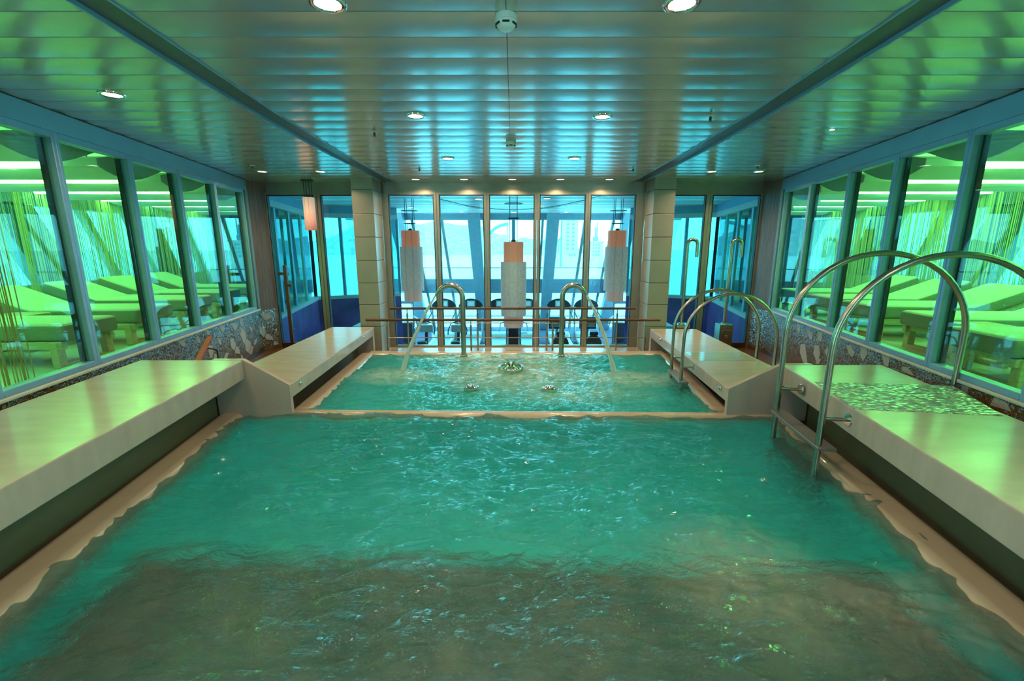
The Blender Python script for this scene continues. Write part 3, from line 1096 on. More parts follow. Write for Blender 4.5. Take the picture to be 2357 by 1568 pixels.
# ================================================================== STEEL IN AND AROUND THE WATER
def ladder(label, rails, R_, zcen, ang, tread_z, flange_z, standoff, r):
    """rails: plan points of the two front legs; each hoop springs over the bench and lands behind it"""
    u = Vector((math.cos(ang), math.sin(ang), 0))
    L = thing('pool_ladder', label, 'ladder', (rails[0][0], rails[0][1], -.6))
    for (x, y) in rails:
        p0 = Vector((x, y, 0))
        path = [p0 + Vector((0, 0, z)) for z in (-.6, 0, .3, zcen)]
        for k in range(1, 25):
            a = math.pi - math.pi * k / 24
            path.append(p0 + u * (R_ + R_ * math.cos(a)) + Vector((0, 0, zcen + R_ * math.sin(a))))
        path += [p0 + u * (2 * R_) + Vector((0, 0, z)) for z in (zcen * .5, 0.0)]
        MB().tube(path, r, 14).build('hoop_rail', M['steel'], L, smooth=True)
        a, b = p0 + Vector((0, 0, flange_z)), p0 + u * standoff + Vector((0, 0, flange_z))
        st = MB().tube([a, b], r * .62, 10).build('standoff', M['steel'], L, smooth=True)
        m = MB()
        m.tube([b - u * .012, b - u * .004, b], [r * 1.9, r * 2.1, r * 2.1], 20)
        m.build('flange', M['chrome'], st, smooth=True)
    (x0, y0), (x1, y1) = rails
    for k, z in enumerate(tread_z):
        a, b = Vector((x0, y0 + .03, z)), Vector((x1, y1 - .05, z))
        side = u * (.13 if r > .02 else .11)
        off = -u * .035
        MB().ext([a + off, b + off, b + off + side, a + off + side], (0, 0, .025)).build('tread', M['tread'], L, bevel=.004, seg=1)
    return L


ladder('large steel pool ladder with twin hoops over the mosaic inset bench', [(2.300, 3.69), (2.205, 3.00)], .655, 1.118, -.16, (.39, .10, -.19), .62, .175, .0225)
ladder('smaller steel pool ladder with twin hoops over the grey banded bench', [(2.0, 5.46), (1.95, 4.99)], .515, .795, -.06, (.27, .02), .46, .135, .0185)

# gooseneck spouts and the water they throw
for side, bx, tipx, land, lab in ((-1, -.752, -1.09, at(925, 852, z=ZW), 'pouring towards the plain topped bench'), (1, .722, 1.02, at(1414, 856, z=ZW), 'pouring towards the ladder side bench')):
    yb = 6.56
    g = thing('gooseneck_spout', 'steel gooseneck spout on the whirlpool edge ' + lab, 'spout', (bx, yb, .1), group='gooseneck spouts')
    s = side
    ra = abs(tipx - bx) * .54
    zt = 1.275 - ra
    path = [(bx, yb, .1), (bx, yb, .5), (bx, yb, zt)]
    for k in range(1, 15):
        a = math.pi * .80 * k / 14
        path.append((bx + s * ra * (1 - math.cos(a)), yb, zt + ra * math.sin(a)))
    e, d = Vector(path[-1]), (Vector(path[-1]) - Vector(path[-2])).normalized()
    MB().tube(path, .039, 16).build('pipe', M['steel'], g, smooth=True)
    tip = e + d * .10
    MB().tube([e - d * .005, e + d * .02, tip], [.041, .036, .018], 14).build('nozzle', M['steel'], g, smooth=True)
    MB().lathe([(.055, .21), (.055, .222), (.041, .23)], (bx, yb, 0), 20).build('base_ring', M['steel'], g, smooth=True)
    d2 = Vector((d.x, -.35, d.z)).normalized()
    n = 22
    rr = random.Random(7 + side)
    jm = MB()
    for st_ in range(7):
        jp, jr = [], []
        ox, oz, ph = rr.uniform(-1, 1), rr.uniform(-1, 1), rr.uniform(0, 6)
        for k in range(n + 1):
            t = k / n
            q = tip.lerp(Vector((land.x, land.y, ZW - .03)), t)
            bulge = .18 * t * (1 - t)
            q += Vector((s * bulge * .55, -bulge * .3, bulge * .9))
            sp_ = .005 + .026 * t
            q += Vector((ox * sp_ + .006 * t * math.sin(9 * t + ph), oz * sp_ * .6, oz * sp_ * .4))
            jp.append(q)
            jr.append((.011 + .006 * t) * (1 + .25 * math.sin(17 * t + ph)))
        jm.tube(jp, jr, 8)
    j = jm.build('water_jet', M['jet_water'], smooth=True)
    tag(j, 'arching stream of water thrown by the spout ' + lab, 'water', group='spout water', kind='stuff')

# chrome water fittings standing in the whirlpool
c = at(1176, 848, z=.22)
wr_ = thing('whirlpool_valve', 'chrome spoked ring valve standing clear of the foaming water', 'valve', (c.x, c.y, 0))
MB().torus((c.x, c.y, .235), .155, .021).build('ring', M['chrome'], wr_, smooth=True)
MB().lathe([(.052, .14), (.052, .31), (.046, .325), (.028, .332), (.0, .333)], (c.x, c.y, 0), 18).build('hub', M['chrome'], wr_, smooth=True)
for k in range(4):
    a = math.pi / 4 + k * math.pi / 2
    d = Vector((math.cos(a), math.sin(a), 0))
    MB().tube([Vector((c.x, c.y, .265)) + d * .03, Vector((c.x, c.y, .24)) + d * .155], .015, 8).build('spoke', M['chrome'], wr_, smooth=True)
MB().tube([(c.x, c.y, -.8), (c.x, c.y, .2)], .03, 10).build('stem', M['chrome'], wr_, smooth=True)
for (u, v) in ((1085, 890), (1264, 893)):
    p = at(u, v, z=.21)
    t = thing('bubble_cap', 'low chrome bubble cap half drowned in the foam', 'cap', (p.x, p.y, 0), group='bubble caps')
    MB().lathe([(.075, .15), (.088, .19), (.086, .208), (.065, .226), (.03, .236), (0, .237)], (p.x, p.y, 0), 22).build('dome', M['chrome'], t, smooth=True)
    MB().tube([(p.x, p.y, -.8), (p.x, p.y, .16)], .03, 10).build('stem', M['chrome'], t, smooth=True)

# two railings in front of the glass
for (nm, lab, Y, z, x0, x1, posts, bars, zr) in (
        ('railing', 'long brown topped railing nearer the whirlpool with one steel bar', 7.20, .655, -2.42, 2.40, (-2.075, -.70, .645, 2.165), ((-2.075, 2.165, .365),), .024),
        ('railing', 'shorter brown topped railing close to the glass screen', 7.72, .775, -2.16, 2.13, (-1.86, -.632, .588, 1.815), ((-1.86, 1.815, .52),), .022)):
    rl = thing(nm, lab, 'railing', (0, Y, 0))
    MB().tube([(x0, Y, z), (x0 + .003, Y, z), (x1 - .003, Y, z), (x1, Y, z)], [zr * .6, zr, zr, zr * .6], 14).build('handrail', M['wood_rail'], rl, smooth=True)
    for px in posts:
        p = MB().tube([(px, Y, .0), (px, Y, z - .085)], .0165, 12).build('post', M['steel'], rl, smooth=True)
        MB().tube([(px, Y, z - .09), (px, Y, z - zr * .8)], .0085, 8).build('post_pin', M['steel'], p, smooth=True)
    for (a, b, zz) in bars:
        MB().tube([(a, Y - .022, zz), (b, Y - .022, zz)], .0085, 8).build('bar', M['steel'], rl, smooth=True)

# foot showers on the right
for x, sp, lab in ((2.89, .165, 'beside the clad column'), (3.625, .165, 'beside the mosaic wall')):
    y = 7.56
    s = thing('shower', 'steel hook shower pole on a square box ' + lab, 'shower', (x, y, 0))
    bx = MB().box(x - .115, x + .115, y - .10, y + .10, 0, .53).build('pedestal_box', M['steel'], s, bevel=.006, seg=2)
    MB().box(x - .07, x + .075, y - .104, y - .099, .20, .44).build('valve_plate', M['steel'], bx, bevel=.003, seg=1)
    MB().lathe([(.022, 0), (.022, -.02), (.0, -.022)], (x + .01, y - .104, .33), 12, 'y').build('valve_knob', M['chrome'], bx, smooth=True)
    MB().lathe([(.05, .53), (.05, .545), (.03, .55)], (x, y, 0), 16).build('pole_flange', M['chrome'], s, smooth=True)
    zt, rb = 1.945, .075
    path = [(x, y, .53), (x, y, 1.2), (x, y, zt - rb)]
    for k in range(1, 7):
        a = math.pi / 2 * k / 6
        path.append((x + rb * (1 - math.cos(a)), y, zt - rb + rb * math.sin(a)))
    for k in range(0, 7):
        a = math.pi / 2 * k / 6
        path.append((x + sp - rb + rb * math.sin(a), y, zt - rb + rb * math.cos(a)))
    path.append((x + sp, y, 1.655))
    MB().tube(path, .028, 14).build('pole', M['steel'], s, smooth=True)

# tall brown pull on the left door, orange wood handrail end behind the bench
p0, p1 = at(655, 610, Y=7.93), at(667, 792, Y=7.93)
t = thing('door_pull', 'tall dark brown wooden pull pole on the glazed door', 'door pull', (p1.x, 7.93, .1))
MB().beam((p0.x, 7.93, .12), (p0.x, 7.93, p0.z), .062, .055, up=(0, 1, 0)).build('pole', M['wood_pole'], t, bevel=.014, seg=2)
for z in (1.35, 1.22, .35):
    MB().tube([(p0.x, 7.94, z), (p0.x, 8.03, z)], .016, 10).build('standoff', M['wood_pole'], t, smooth=True)
MB().beam((p0.x - .16, 7.97, 1.36), (p0.x, 7.97, 1.36), .03, .05).build('latch', M['wood_pole'], t, bevel=.006, seg=1)
MB().beam((p0.x, 7.92, 1.16), (p0.x + .1, 7.92, 1.16), .04, .05).build('lever', M['wood_pole'], t, bevel=.006, seg=1)

a, b = at(482, 778, Y=5.6), Vector((0, 0, 0))
b = at(456, 830, Y=4.75)
t = thing('handrail', 'orange wooden handrail end rising behind the high plain bench', 'handrail', (b.x, b.y, 0))
e0 = a + (b - a) * 1.5
MB().tube([a, a + (b - a) * .02, e0], [.02, .032, .032], 12).build('rail', M['wood_orange'], t, smooth=True)
q = a.lerp(b, .42)
MB().tube([q + Vector((0, 0, -.02)), q + Vector((.05, .04, -.035)), q + Vector((.09, .07, -.06)), q + Vector((.09, .07, -q.z))], .011, 8).build('bracket', M['dark_metal'], t, smooth=True)
for k, tt in enumerate((.9, 1.4)):
    q = a.lerp(b, tt)
    MB().tube([q, (q.x, q.y, 0)], .013, 8).build('post', M['dark_metal'], t, smooth=True)

# ================================================================== ON THE CEILING
dl = thing('downlight', 'round recessed downlight with bright lens in the slatted ceiling', 'downlight', group='recessed downlights')
MB().lathe([(.058, -.004), (.060, -.010), (.072, -.014), (.082, -.011), (.086, -.002), (.086, .0)], (0, 0, 0), 28).build('rim', M['chrome'], dl, smooth=True)
MB().lathe([(.0, -.008), (.059, -.008), (.059, -.004)], (0, 0, 0), 24).build('lens', M['lamp_lens'], dl, smooth=True)
la = bpy.data.lights.new('downlight_lamp', 'AREA')
la.shape = 'DISK'
la.size = .11
la.energy = DOWNLIGHT_W
la.color = WARM
la.spread = R(150)
lo = bpy.data.objects.new('lamp', la)
COL.objects.link(lo)
lo.location = (0, 0, -.016)
lo.parent = dl
DLP = [(-.85, 2.31), (.77, 2.31), (-2.93, 3.55), (-.83, 4.09), (.757, 4.11), (-.823, 5.936), (.763, 5.936), (-3.69, 6.91), (-2.83, 6.91), (2.91, 6.91), (3.60, 6.91),
       (-1.6, 7.67), (-.81, 7.67), (-.02, 7.67), (.767, 7.67), (1.57, 7.67), (-.85, .5), (.8, .5), (-2.4, .8), (2.4, .8)]
for i, (x, y) in enumerate(DLP):
    lab = ('round downlight in the close row just before the glass screen' if y > 7.5 else
           'round downlight in the middle ceiling bay between the dark strips' if abs(x) < 1.5 else
           'round downlight in an outer ceiling bay beside the fascia')
    if i == 0:
        dl.location = (x, y, ZC)
        dl['label'] = lab
    else:
        dup(dl, (x, y, ZC), 0.0, lab)
t = thing('pin_light', 'tiny bright pin light in the green lit ceiling bay', 'light', (3.026, 4.55, ZC))
MB().lathe([(.02, -.004), (.026, -.004), (.026, 0)], (3.026, 4.55, ZC), 14).build('rim', M['chrome'], t, smooth=True)
MB().lathe([(0, -.005), (.02, -.005), (.02, -.002)], (3.026, 4.55, ZC), 14).build('lens', M['lamp_lens'], t, smooth=True)

for i, (x, y) in enumerate(((-.036, 2.43), (-.028, 5.05))):
    t = thing('smoke_detector', 'white domed smoke detector on the ceiling seam ' + ('beside the smaller sprinkler pair' if i else 'between the big downlights'), 'smoke detector', (x, y, ZC), group='smoke detectors')
    MB().lathe([(.052, 0.0), (.054, -.012), (.054, -.028)], (x, y, ZC), 24).build('base', M['white_plastic'], t, smooth=True)
    h = MB().lathe([(.050, -.028), (.050, -.034), (.044, -.050), (.030, -.062), (.0, -.065)], (x, y, ZC), 24).build('dome', M['white_plastic'], t, smooth=True)
    for k in range(6):
        a = k * math.pi / 3 + math.pi / 6
        cx, cy = x + .0475 * math.cos(a), y + .0475 * math.sin(a)
        MB().beam((cx - .017 * math.sin(a), cy + .017 * math.cos(a), ZC - .043), (cx + .017 * math.sin(a), cy - .017 * math.cos(a), ZC - .043), .006, .008).build('vent_slot', M['gasket'], h)

sp = thing('sprinkler', 'small ceiling sprinkler head with white plate', 'sprinkler', group='sprinklers')
MB().lathe([(.032, 0), (.032, -.005), (.014, -.009)], (0, 0, 0), 18).build('escutcheon', M['white_plastic'], sp, smooth=True)
MB().lathe([(.010, -.009), (.010, -.03), (.006, -.034)], (0, 0, 0), 12).build('body', M['dark_metal'], sp, smooth=True)
MB().torus((0, 0, -.034), .010, .003, 14, 6).build('frame', M['dark_metal'], sp, smooth=True)
MB().lathe([(.0, -.046), (.016, -.046), (.016, -.043), (.0, -.042)], (0, 0, 0), 14).build('deflector', M['dark_metal'], sp, smooth=True)
for i, (x, y) in enumerate(((-1.346, 4.63), (1.677, 4.10), (-1.33, 6.65), (1.69, 6.65), (-3.57, 6.45), (3.34, 6.45))):
    if i == 0:
        sp.location = (x, y, ZC)
    else:
        dup(sp, (x, y, ZC))


# ================================================================== PENDANT LAMPS
def pendant(label, x, y, tiers, ztop, plate_z=None, rod=.055, light=2.0, group=None):
    t = thing('pendant_lamp', label, 'lamp', (x, y, tiers[-1][1]), group=group)
    zt = tiers[0][2]
    for (i, j) in ((-1, -1), (1, -1), (1, 1), (-1, 1)):
        MB().tube([(x + i * rod, y + j * rod, zt - .02), (x + i * rod, y + j * rod, ztop)], .006, 8).build('rod', M['dark_metal'], t, smooth=True)
    if plate_z:
        MB().lathe([(.0, plate_z), (.19, plate_z), (.19, plate_z + .012), (0, plate_z + .014)], (x, y, 0), 28).build('hanger_plate', M['dark_metal'], t, smooth=True)
        m = MB()
        m.torus((x, y, plate_z - .28), rod * 1.6, .007, 20, 8)
        m.build('spacer_ring', M['dark_metal'], t, smooth=True)
    for (r, z0, z1, mat) in tiers:
        m = MB().lathe([(r - .004, z0), (r, z0), (r, z1), (r - .004, z1), (r - .004, z0)], (x, y, 0), 36)
        sh = m.build('shade', M[mat], t, smooth=True)
        seam = MB()
        for a in (-1.25, -1.9):
            seam.box(x + r * math.cos(a) - .003, x + r * math.cos(a) + .003, y + r * math.sin(a) - .002, y + r * math.sin(a) + .004, z0, z1)
        seam.build('seam', M['baffle_end'], sh)
        MB().lathe([(0, z1 - .02), (r - .005, z1 - .02), (r - .005, z1 - .012)], (x, y, 0), 30).build('top_disc', M[mat], sh)
    MB().lathe([(0.05, zt - .02), (.05, zt + .03), (.02, zt + .05), (0, zt + .05)], (x, y, 0), 14).build('cap', M['dark_metal'], t, smooth=True)
    return t


def g(v, Y): return at(1182, v, Y=Y).z


Yc_, Ys = 9.5, 10.7
pendant('big three tier hanging lamp with coral top behind the middle pane', 0.0, Yc_, [(.208, g(603, Yc_), g(557, Yc_), 'red_shade'), (.27, g(725, Yc_), g(603, Yc_), 'pale_shade'), (.208, g(752, Yc_), g(725, Yc_), 'pink_shade')], ZC, g(470, Yc_), rod=.075)
for sx_, u in ((-1, 947.5), (1, 1418)):
    X = at(u, 600, Y=Ys).x
    pendant('three tier hanging lamp with coral top behind the outer pane', X, Ys, [(.213, g(568, Ys), g(531, Ys), 'red_shade'), (.265, g(669, Ys), g(568, Ys), 'pale_shade'), (.21, g(693, Ys), g(669, Ys), 'pink_shade')], ZC, g(486, Ys), rod=.085, group='side pendant lamps')
p = at(713, 490, Y=7.8)
zt, zb = at(707, 455, Y=7.8).z, at(715, 530, Y=7.8).z
M['grad_shade'], nt_, b_, n_, l_ = nodes_of('pink_to_coral_shade')
g_ = n_.new('ShaderNodeNewGeometry'); sx_n = n_.new('ShaderNodeSeparateXYZ'); mr_ = n_.new('ShaderNodeMapRange'); cr_ = n_.new('ShaderNodeValToRGB')
mr_.inputs[1].default_value = zb; mr_.inputs[2].default_value = zt
cr_.color_ramp.elements[0].color = (0.42, 0.13, 0.09, 1); cr_.color_ramp.elements[1].color = (0.60, 0.45, 0.36, 1)
e_ = cr_.color_ramp.elements.new(0.55); e_.color = (0.85, 0.48, 0.36, 1)
l_.new(g_.outputs['Position'], sx_n.inputs[0]); l_.new(sx_n.outputs['Z'], mr_.inputs[0]); l_.new(mr_.outputs[0], cr_.inputs[0])
l_.new(cr_.outputs[0], b_.inputs['Base Color']); l_.new(cr_.outputs[0], b_.inputs['Emission Color']); b_.inputs['Emission Strength'].default_value = 0.55
b_.inputs['Roughness'].default_value = 0.7
t = pendant('small pink cylinder lamp hanging before the glazed door', p.x, 7.8, [(.092, zb, zt, 'grad_shade')], ZC, None, rod=.045)
MB().lathe([(.0, ZC - .012), (.10, ZC - .012), (.10, ZC), (0, ZC)], (p.x, 7.8, 0), 22).build('ceiling_plate', M['dark_metal'], t, smooth=True)

# ================================================================== SIDE ROOMS (behind the partitions)
ZS = 0.60                                   # their raised floor
XO = 7.75                                   # outer glazing
lounger = thing('lounger', 'wooden lounger with thick pale woven mattress and raised back, lit green behind the partition', 'lounger', group='loungers in the side rooms')
Lw = .33
for y in (-Lw + .035, Lw - .035):
    MB().box(.0, 2.0, y - .03, y + .03, .20, .28).build('side_rail', M['beech'], lounger, bevel=.006, seg=1)
    for x in (.04, 1.62):
        MB().box(x, x + .085, y - .042, y + .042, 0, .27 if x < 1 else .30).build('leg', M['beech'], lounger, bevel=.008, seg=1)
for x in (.05, .6, 1.2, 1.9):
    MB().box(x, x + .06, -Lw + .06, Lw - .06, .22, .27).build('cross_rail', M['beech'], lounger)
MB().box(.04, .125, -Lw + .06, Lw - .06, .0, .05).build('foot_bar', M['beech'], lounger)


def cushion(x0, x1, w, t):
    m = MB().box(x0, x1, -w, w, 0, t)
    return m


MB_seat = MB().box(-.06, 1.26, -Lw, Lw, .285, .465).build('mattress', M['mattress'], lounger, bevel=.045, seg=3)
bm_ = MB().box(0, .78, -Lw, Lw, 0, .175)
ca, sa = math.cos(R(21)), math.sin(R(21))
bm_.v = [Vector((1.255 + p.x * ca - p.z * sa, p.y, .293 + p.x * sa + p.z * ca)) for p in bm_.v]
MB_back = bm_.build('back_mattress', M['mattress'], lounger, bevel=.045, seg=3)
for mo in (MB_seat, MB_back):                       # shade painted onto the sides and underside
    mo.data.materials.append(M['mattress_side'])
    for pg in mo.data.polygons:
        if pg.normal.z < .45:
            pg.material_index = 1
bm_ = MB()
for y in (-Lw + .07, Lw - .07):
    bm_.beam((1.27, y, .29), (1.27 + .74 * ca, y, .28 + .74 * sa), .05, .035)
bm_.build('back_frame', M['beech'], lounger)
MB().tube([(1.70, 0, .45), (1.62, 0, .26)], .02, 8).build('prop', M['steel'], lounger, smooth=True)
first = True
LLAB = {-1: 'green lit wooden lounger with raised back in the room beside the plain topped benches',
        1: 'bright green wooden lounger with raised back in the room behind the pool ladders'}
for side in (-1, 1):
    ys = [4.72, 5.83, 6.95, 8.05, 9.2] if side < 0 else [4.0, 5.12, 6.2, 7.15, 8.2]
    for k, y in enumerate(ys):
        x = (lw(y) - .66) if side < 0 else (4.30, 4.80, 4.85, 4.95, 5.1)[k]
        rz = R(180 + 3) if side < 0 else R(-4)
        if first:
            lounger.location = (x, y, ZS)
            lounger.rotation_euler = (0, 0, rz)
            lounger['label'] = LLAB[side]
            first = False
        else:
            dup(lounger, (x, y, ZS), rz, LLAB[side])
        # small wooden side tables between some loungers
st = thing('side_table', 'low open wooden side table between two loungers', 'table', group='side tables')
MB().box(-.22, .22, -.15, .15, .40, .44).build('table_top', M['beech'], st, bevel=.006, seg=1)
for sx in (-.185, .185):
    MB().box(sx - .035, sx + .035, -.15, -.10, 0, .4).build('leg', M['beech'], st)
    MB().box(sx - .035, sx + .035, .10, .15, 0, .4).build('leg', M['beech'], st)
    MB().box(sx - .035, sx + .035, -.10, .10, .0, .05).build('foot_bar', M['beech'], st)
for i, (x, y) in enumerate(((4.85, 4.56), (6.9, 5.66), (-5.9, 5.27), (-6.3, 7.52))):
    if i == 0:
        st.location = (x, y, ZS)
    else:
        dup(st, (x, y, ZS))

BAF = [1.55, 2.70, 3.85, 4.98, 6.10, 7.25, 8.40, 9.55, 10.7]
for side, nm in ((-1, 'left'), (1, 'right')):
    f = lw if side < 0 else rw
    s = side
    yn, yf = -0.2, 12.3
    part = lambda y: (f(y) + s * .13) if y < D else (f(D) + s * .13 + s * .22 * (y - D))
    struct(MB().slab([(part(yn), yn), (part(D), D), (part(yf), yf), (s * XO, yf), (s * XO, yn)], ZS - .12, ZS).build('floor', M['room_floor']))
    struct(MB().slab([(part(yn), yn), (part(D), D), (part(yf), yf), (s * XO, yf), (s * XO, yn)], 3.12, 3.2).build('ceiling', M['soffit']))
    struct(MB().slab([(part(yn), yn), (part(yn), yn - .1), (s * XO, yn - .1), (s * XO, yn)], ZS, 3.12).build('wall_near_' + nm, M['dark_wall']))
    struct(MB().slab([(part(yf), yf), (part(yf), yf + .1), (s * XO, yf + .1), (s * XO, yf)], ZS, 3.12).build('wall_end_' + nm, M['dark_wall']))
    # wing shaped ceiling baffles with tube lamps along their near edge
    for k, y in enumerate(BAF):
        xin, xout = f(y) + s * .45, s * (XO - .35)
        b = thing('ceiling_baffle', 'pale wing shaped ceiling baffle over the loungers ' + ('beside the plain benches' if s < 0 else 'behind the ladders'), 'baffle', (s * 6, y, 2.6), group='ceiling baffles')
        prof = []
        n = 10
        for i in range(n + 1):
            t = i / n
            prof.append((y + .02 + .92 * t, 2.66 - .15 * math.sin(math.pi * t) ** 1.0 * (1 - .35 * t) + .10 * t))
        for i in range(n, -1, -1):
            t = i / n
            prof.append((y + .02 + .92 * t, 2.74 + .10 * t + .05 * math.sin(math.pi * t)))
        poly = [Vector((xin, py, pz)) for py, pz in prof]
        MB().ext(poly, (xout - xin, 0, 0)).build('wing', M['soffit'], b, smooth=True)
        MB().ext([Vector((xin - s * .006, py, pz)) for py, pz in prof], (s * .005, 0, 0)).build('end_cap', M['baffle_end'], b)
        for xx in (xin + s * .5, xout - s * .5):
            MB().box(xx - .01, xx + .01, y + .45, y + .47, 2.80, 3.12).build('hanger', M['steel'], b)
        cl = MB().box(min(xin + s * .55, xout), max(xin + s * .55, xout), y - .06, y + .012, 2.635, 2.745).build('cove_light', M['cove'] if s < 0 else M['cove_bright'])
        tag(cl, 'long green tube light on a baffle edge in the room ' + ('beside the plain benches' if s < 0 else 'behind the ladders'), 'light', group='cove lights')
    # outer glazing: raked beams, header, sill wall
    ow = shell('wall_outer_' + nm, (s * XO, 6, ZS))
    MB().box(min(s * XO, s * (XO + .25)), max(s * XO, s * (XO + .25)), yn, yf, ZS - .12, 1.22).build('sill_wall', M['outer_light'], ow)
    MB().box(min(s * XO, s * (XO + .25)), max(s * XO, s * (XO + .25)), yn, yf, 2.48, 3.2).build('header', M['outer_beam'], ow)
    for y in (-.4, 2.1, 4.6, 7.1, 9.6, 12.0):
        poly = [Vector((s * XO, y - .28, 2.5)), Vector((s * XO, y + .36, 2.5)), Vector((s * XO, y + .95, 1.2)), Vector((s * XO, y + .31, 1.2))]
        MB().ext(poly, (s * .22, 0, 0)).build('raked_beam', M['outer_beam'], ow)
        poly = [Vector((s * XO, y + 1.15, 2.5)), Vector((s * XO, y + 1.27, 2.5)), Vector((s * XO, y + 1.83, 1.2)), Vector((s * XO, y + 1.71, 1.2))]
        MB().ext(poly, (s * .12, 0, 0)).build('raked_mullion', M['outer_light'], ow)
    MB().box(min(s * XO, s * (XO + .01)), max(s * XO, s * (XO + .01)), yn, yf, 1.22, 2.48).build('pane', M['pane_outer'], ow)

    # string curtains
    def strands(y0, y1, xf, z0, z1, cover, seed, mat, step=.0085):
        rr = random.Random(seed)
        m = MB()
        y = y0
        while y < y1:
            dens = cover(y)
            if rr.random() < dens:
                w = rr.uniform(.0025, .0065)
                x = xf + rr.uniform(-.03, .03) + .05 * math.sin(y * 7.0)
                dx = rr.uniform(-.012, .012)
                dy = rr.uniform(-.012, .012)
                m.add([(x, y - w, z0), (x + .004, y, z0), (x, y + w, z0), (x - .004, y, z0), (x + dx, y - w + dy, z1), (x + .004 + dx, y + dy, z1), (x + dx, y + w + dy, z1), (x - .004 + dx, y + dy, z1)],
                      [(0, 1, 5, 4), (1, 2, 6, 5), (2, 3, 7, 6), (3, 0, 4, 7)])
            y += step * rr.uniform(.6, 1.4)
        return m.build('string_curtain', mat)
    cov = lambda y: .78 + .22 * math.sin(y * 2.45 + (0.4 if s < 0 else 1.3)) ** 3
    t = strands(2.0, 12.0, s * (XO - .28), ZS + .02, 2.66, cov, 11 + s, M['strand'])
    tag(t, 'curtain of pale hanging strings along the outer windows ' + ('opposite the plain topped benches' if s < 0 else 'opposite the ladders'), 'curtain', kind='stuff')
    t = MB().tube([(s * (XO - .28), 2.0, 2.665), (s * (XO - .28), 12.0, 2.665)], .014, 8).build('curtain_rod', M['steel'])
    tag(t, 'slim steel rod carrying the string curtain ' + ('opposite the plain topped benches' if s < 0 else 'opposite the ladders'), 'rod')
    if s < 0:
        t = strands(3.36, 3.62, lw(3.5) - .36, ZS + .03, 2.66, lambda y: .85, 77, M['strand_gold'], .012)
        tag(t, 'bunch of gold strings hanging close behind the partition glass', 'curtain', kind='stuff')

# ================================================================== GYM HALL BEYOND THE GLASS
ZG = -1.60
GX = 5.6
rk = lambda z: 15.3 + .84 * (2.8 - z)
struct(MB().box(-GX, GX, D + .1, 19.3, ZG - .1, ZG).build('floor', M['carpet']))
gc = MB().box(-GX - .3, GX + .3, D + .16, 15.45, ZC, ZC + .1).build('ceiling', M['gym_ceiling'])
struct(gc)
m = MB()
for k in range(24):
    y = D + .2 + k * .3
    m.box(-GX, GX, y, y + .012, ZC - .004, ZC)
m.build('joint_lines', M['strip'], gc)
arc = MB()
pp = [at(u, v, z=ZC - .006) for u, v in ((955, 447), (1010, 460), (1060, 472), (1110, 480), (1180, 483.5), (1250, 480), (1300, 472), (1350, 462), (1400, 448))]
for a, b in zip(pp, pp[1:]):
    arc.beam(a, b, .16, .012)
arc.build('curved_slot', M['strip'], gc)
struct(MB().box(-GX, GX, D + .08, D + .16, ZG, -.02).build('wall_below', M['dado']))
fw_ = shell('wall_front', (0, 17, ZG))


def rq(x0, x1, z0, z1, th, mat, name):
    poly = [Vector((x0, rk(z0), z0)), Vector((x1, rk(z0), z0)), Vector((x1, rk(z1), z1)), Vector((x0, rk(z1), z1))]
    return MB().ext(poly, (0, th, 0)).build(name, mat, fw_)


rq(-GX, GX, 2.72, ZC + .05, .2, M['outer_beam'], 'header')
rq(-GX, GX, 1.06, 1.10, .10, M['outer_light'], 'sill_bar')
rq(-GX, GX, .05, .64, .3, M['outer_beam'], 'ring_beam')
rq(-GX, GX, -1.02, -.98, .05, M['outer_light'], 'rail_bar')
for x, w in ((-3.85, .46), (-1.30, .40), (1.30, .40), (3.82, .46)):
    poly = [Vector((x - w / 2, rk(ZG), ZG)), Vector((x + w / 2, rk(ZG), ZG)), Vector((x + w / 2, rk(ZC), ZC)), Vector((x - w / 2, rk(ZC), ZC))]
    MB().ext([p - Vector((0, .35, 0)) for p in poly], (0, .35, 0)).build('raked_column', M['outer_beam'], fw_)
for x, w in ((-2.4, .10), (2.4, .10), (-1.0, .08), (.98, .08), (0, .12), (-3.4, .09), (3.35, .09), (-4.8, .12), (4.8, .12)):
    rq(x - w / 2, x + w / 2, ZG, 2.75, .09, M['outer_light'] if abs(x) > .1 else M['outer_beam'], 'mullion')
xs = [-GX, -3.85, -2.4, -1.3, 0, 1.3, 2.4, 3.85, GX]
for a, b in zip(xs, xs[1:]):
    rq(a, b, 1.10, 2.72, .012, M['pane_cyan'], 'pane')
    rq(a, b, .64, 1.06, .012, M['pane_cyan'], 'pane')
    rq(a, b, ZG, .05, .012, M['pane_cyan'], 'pane')

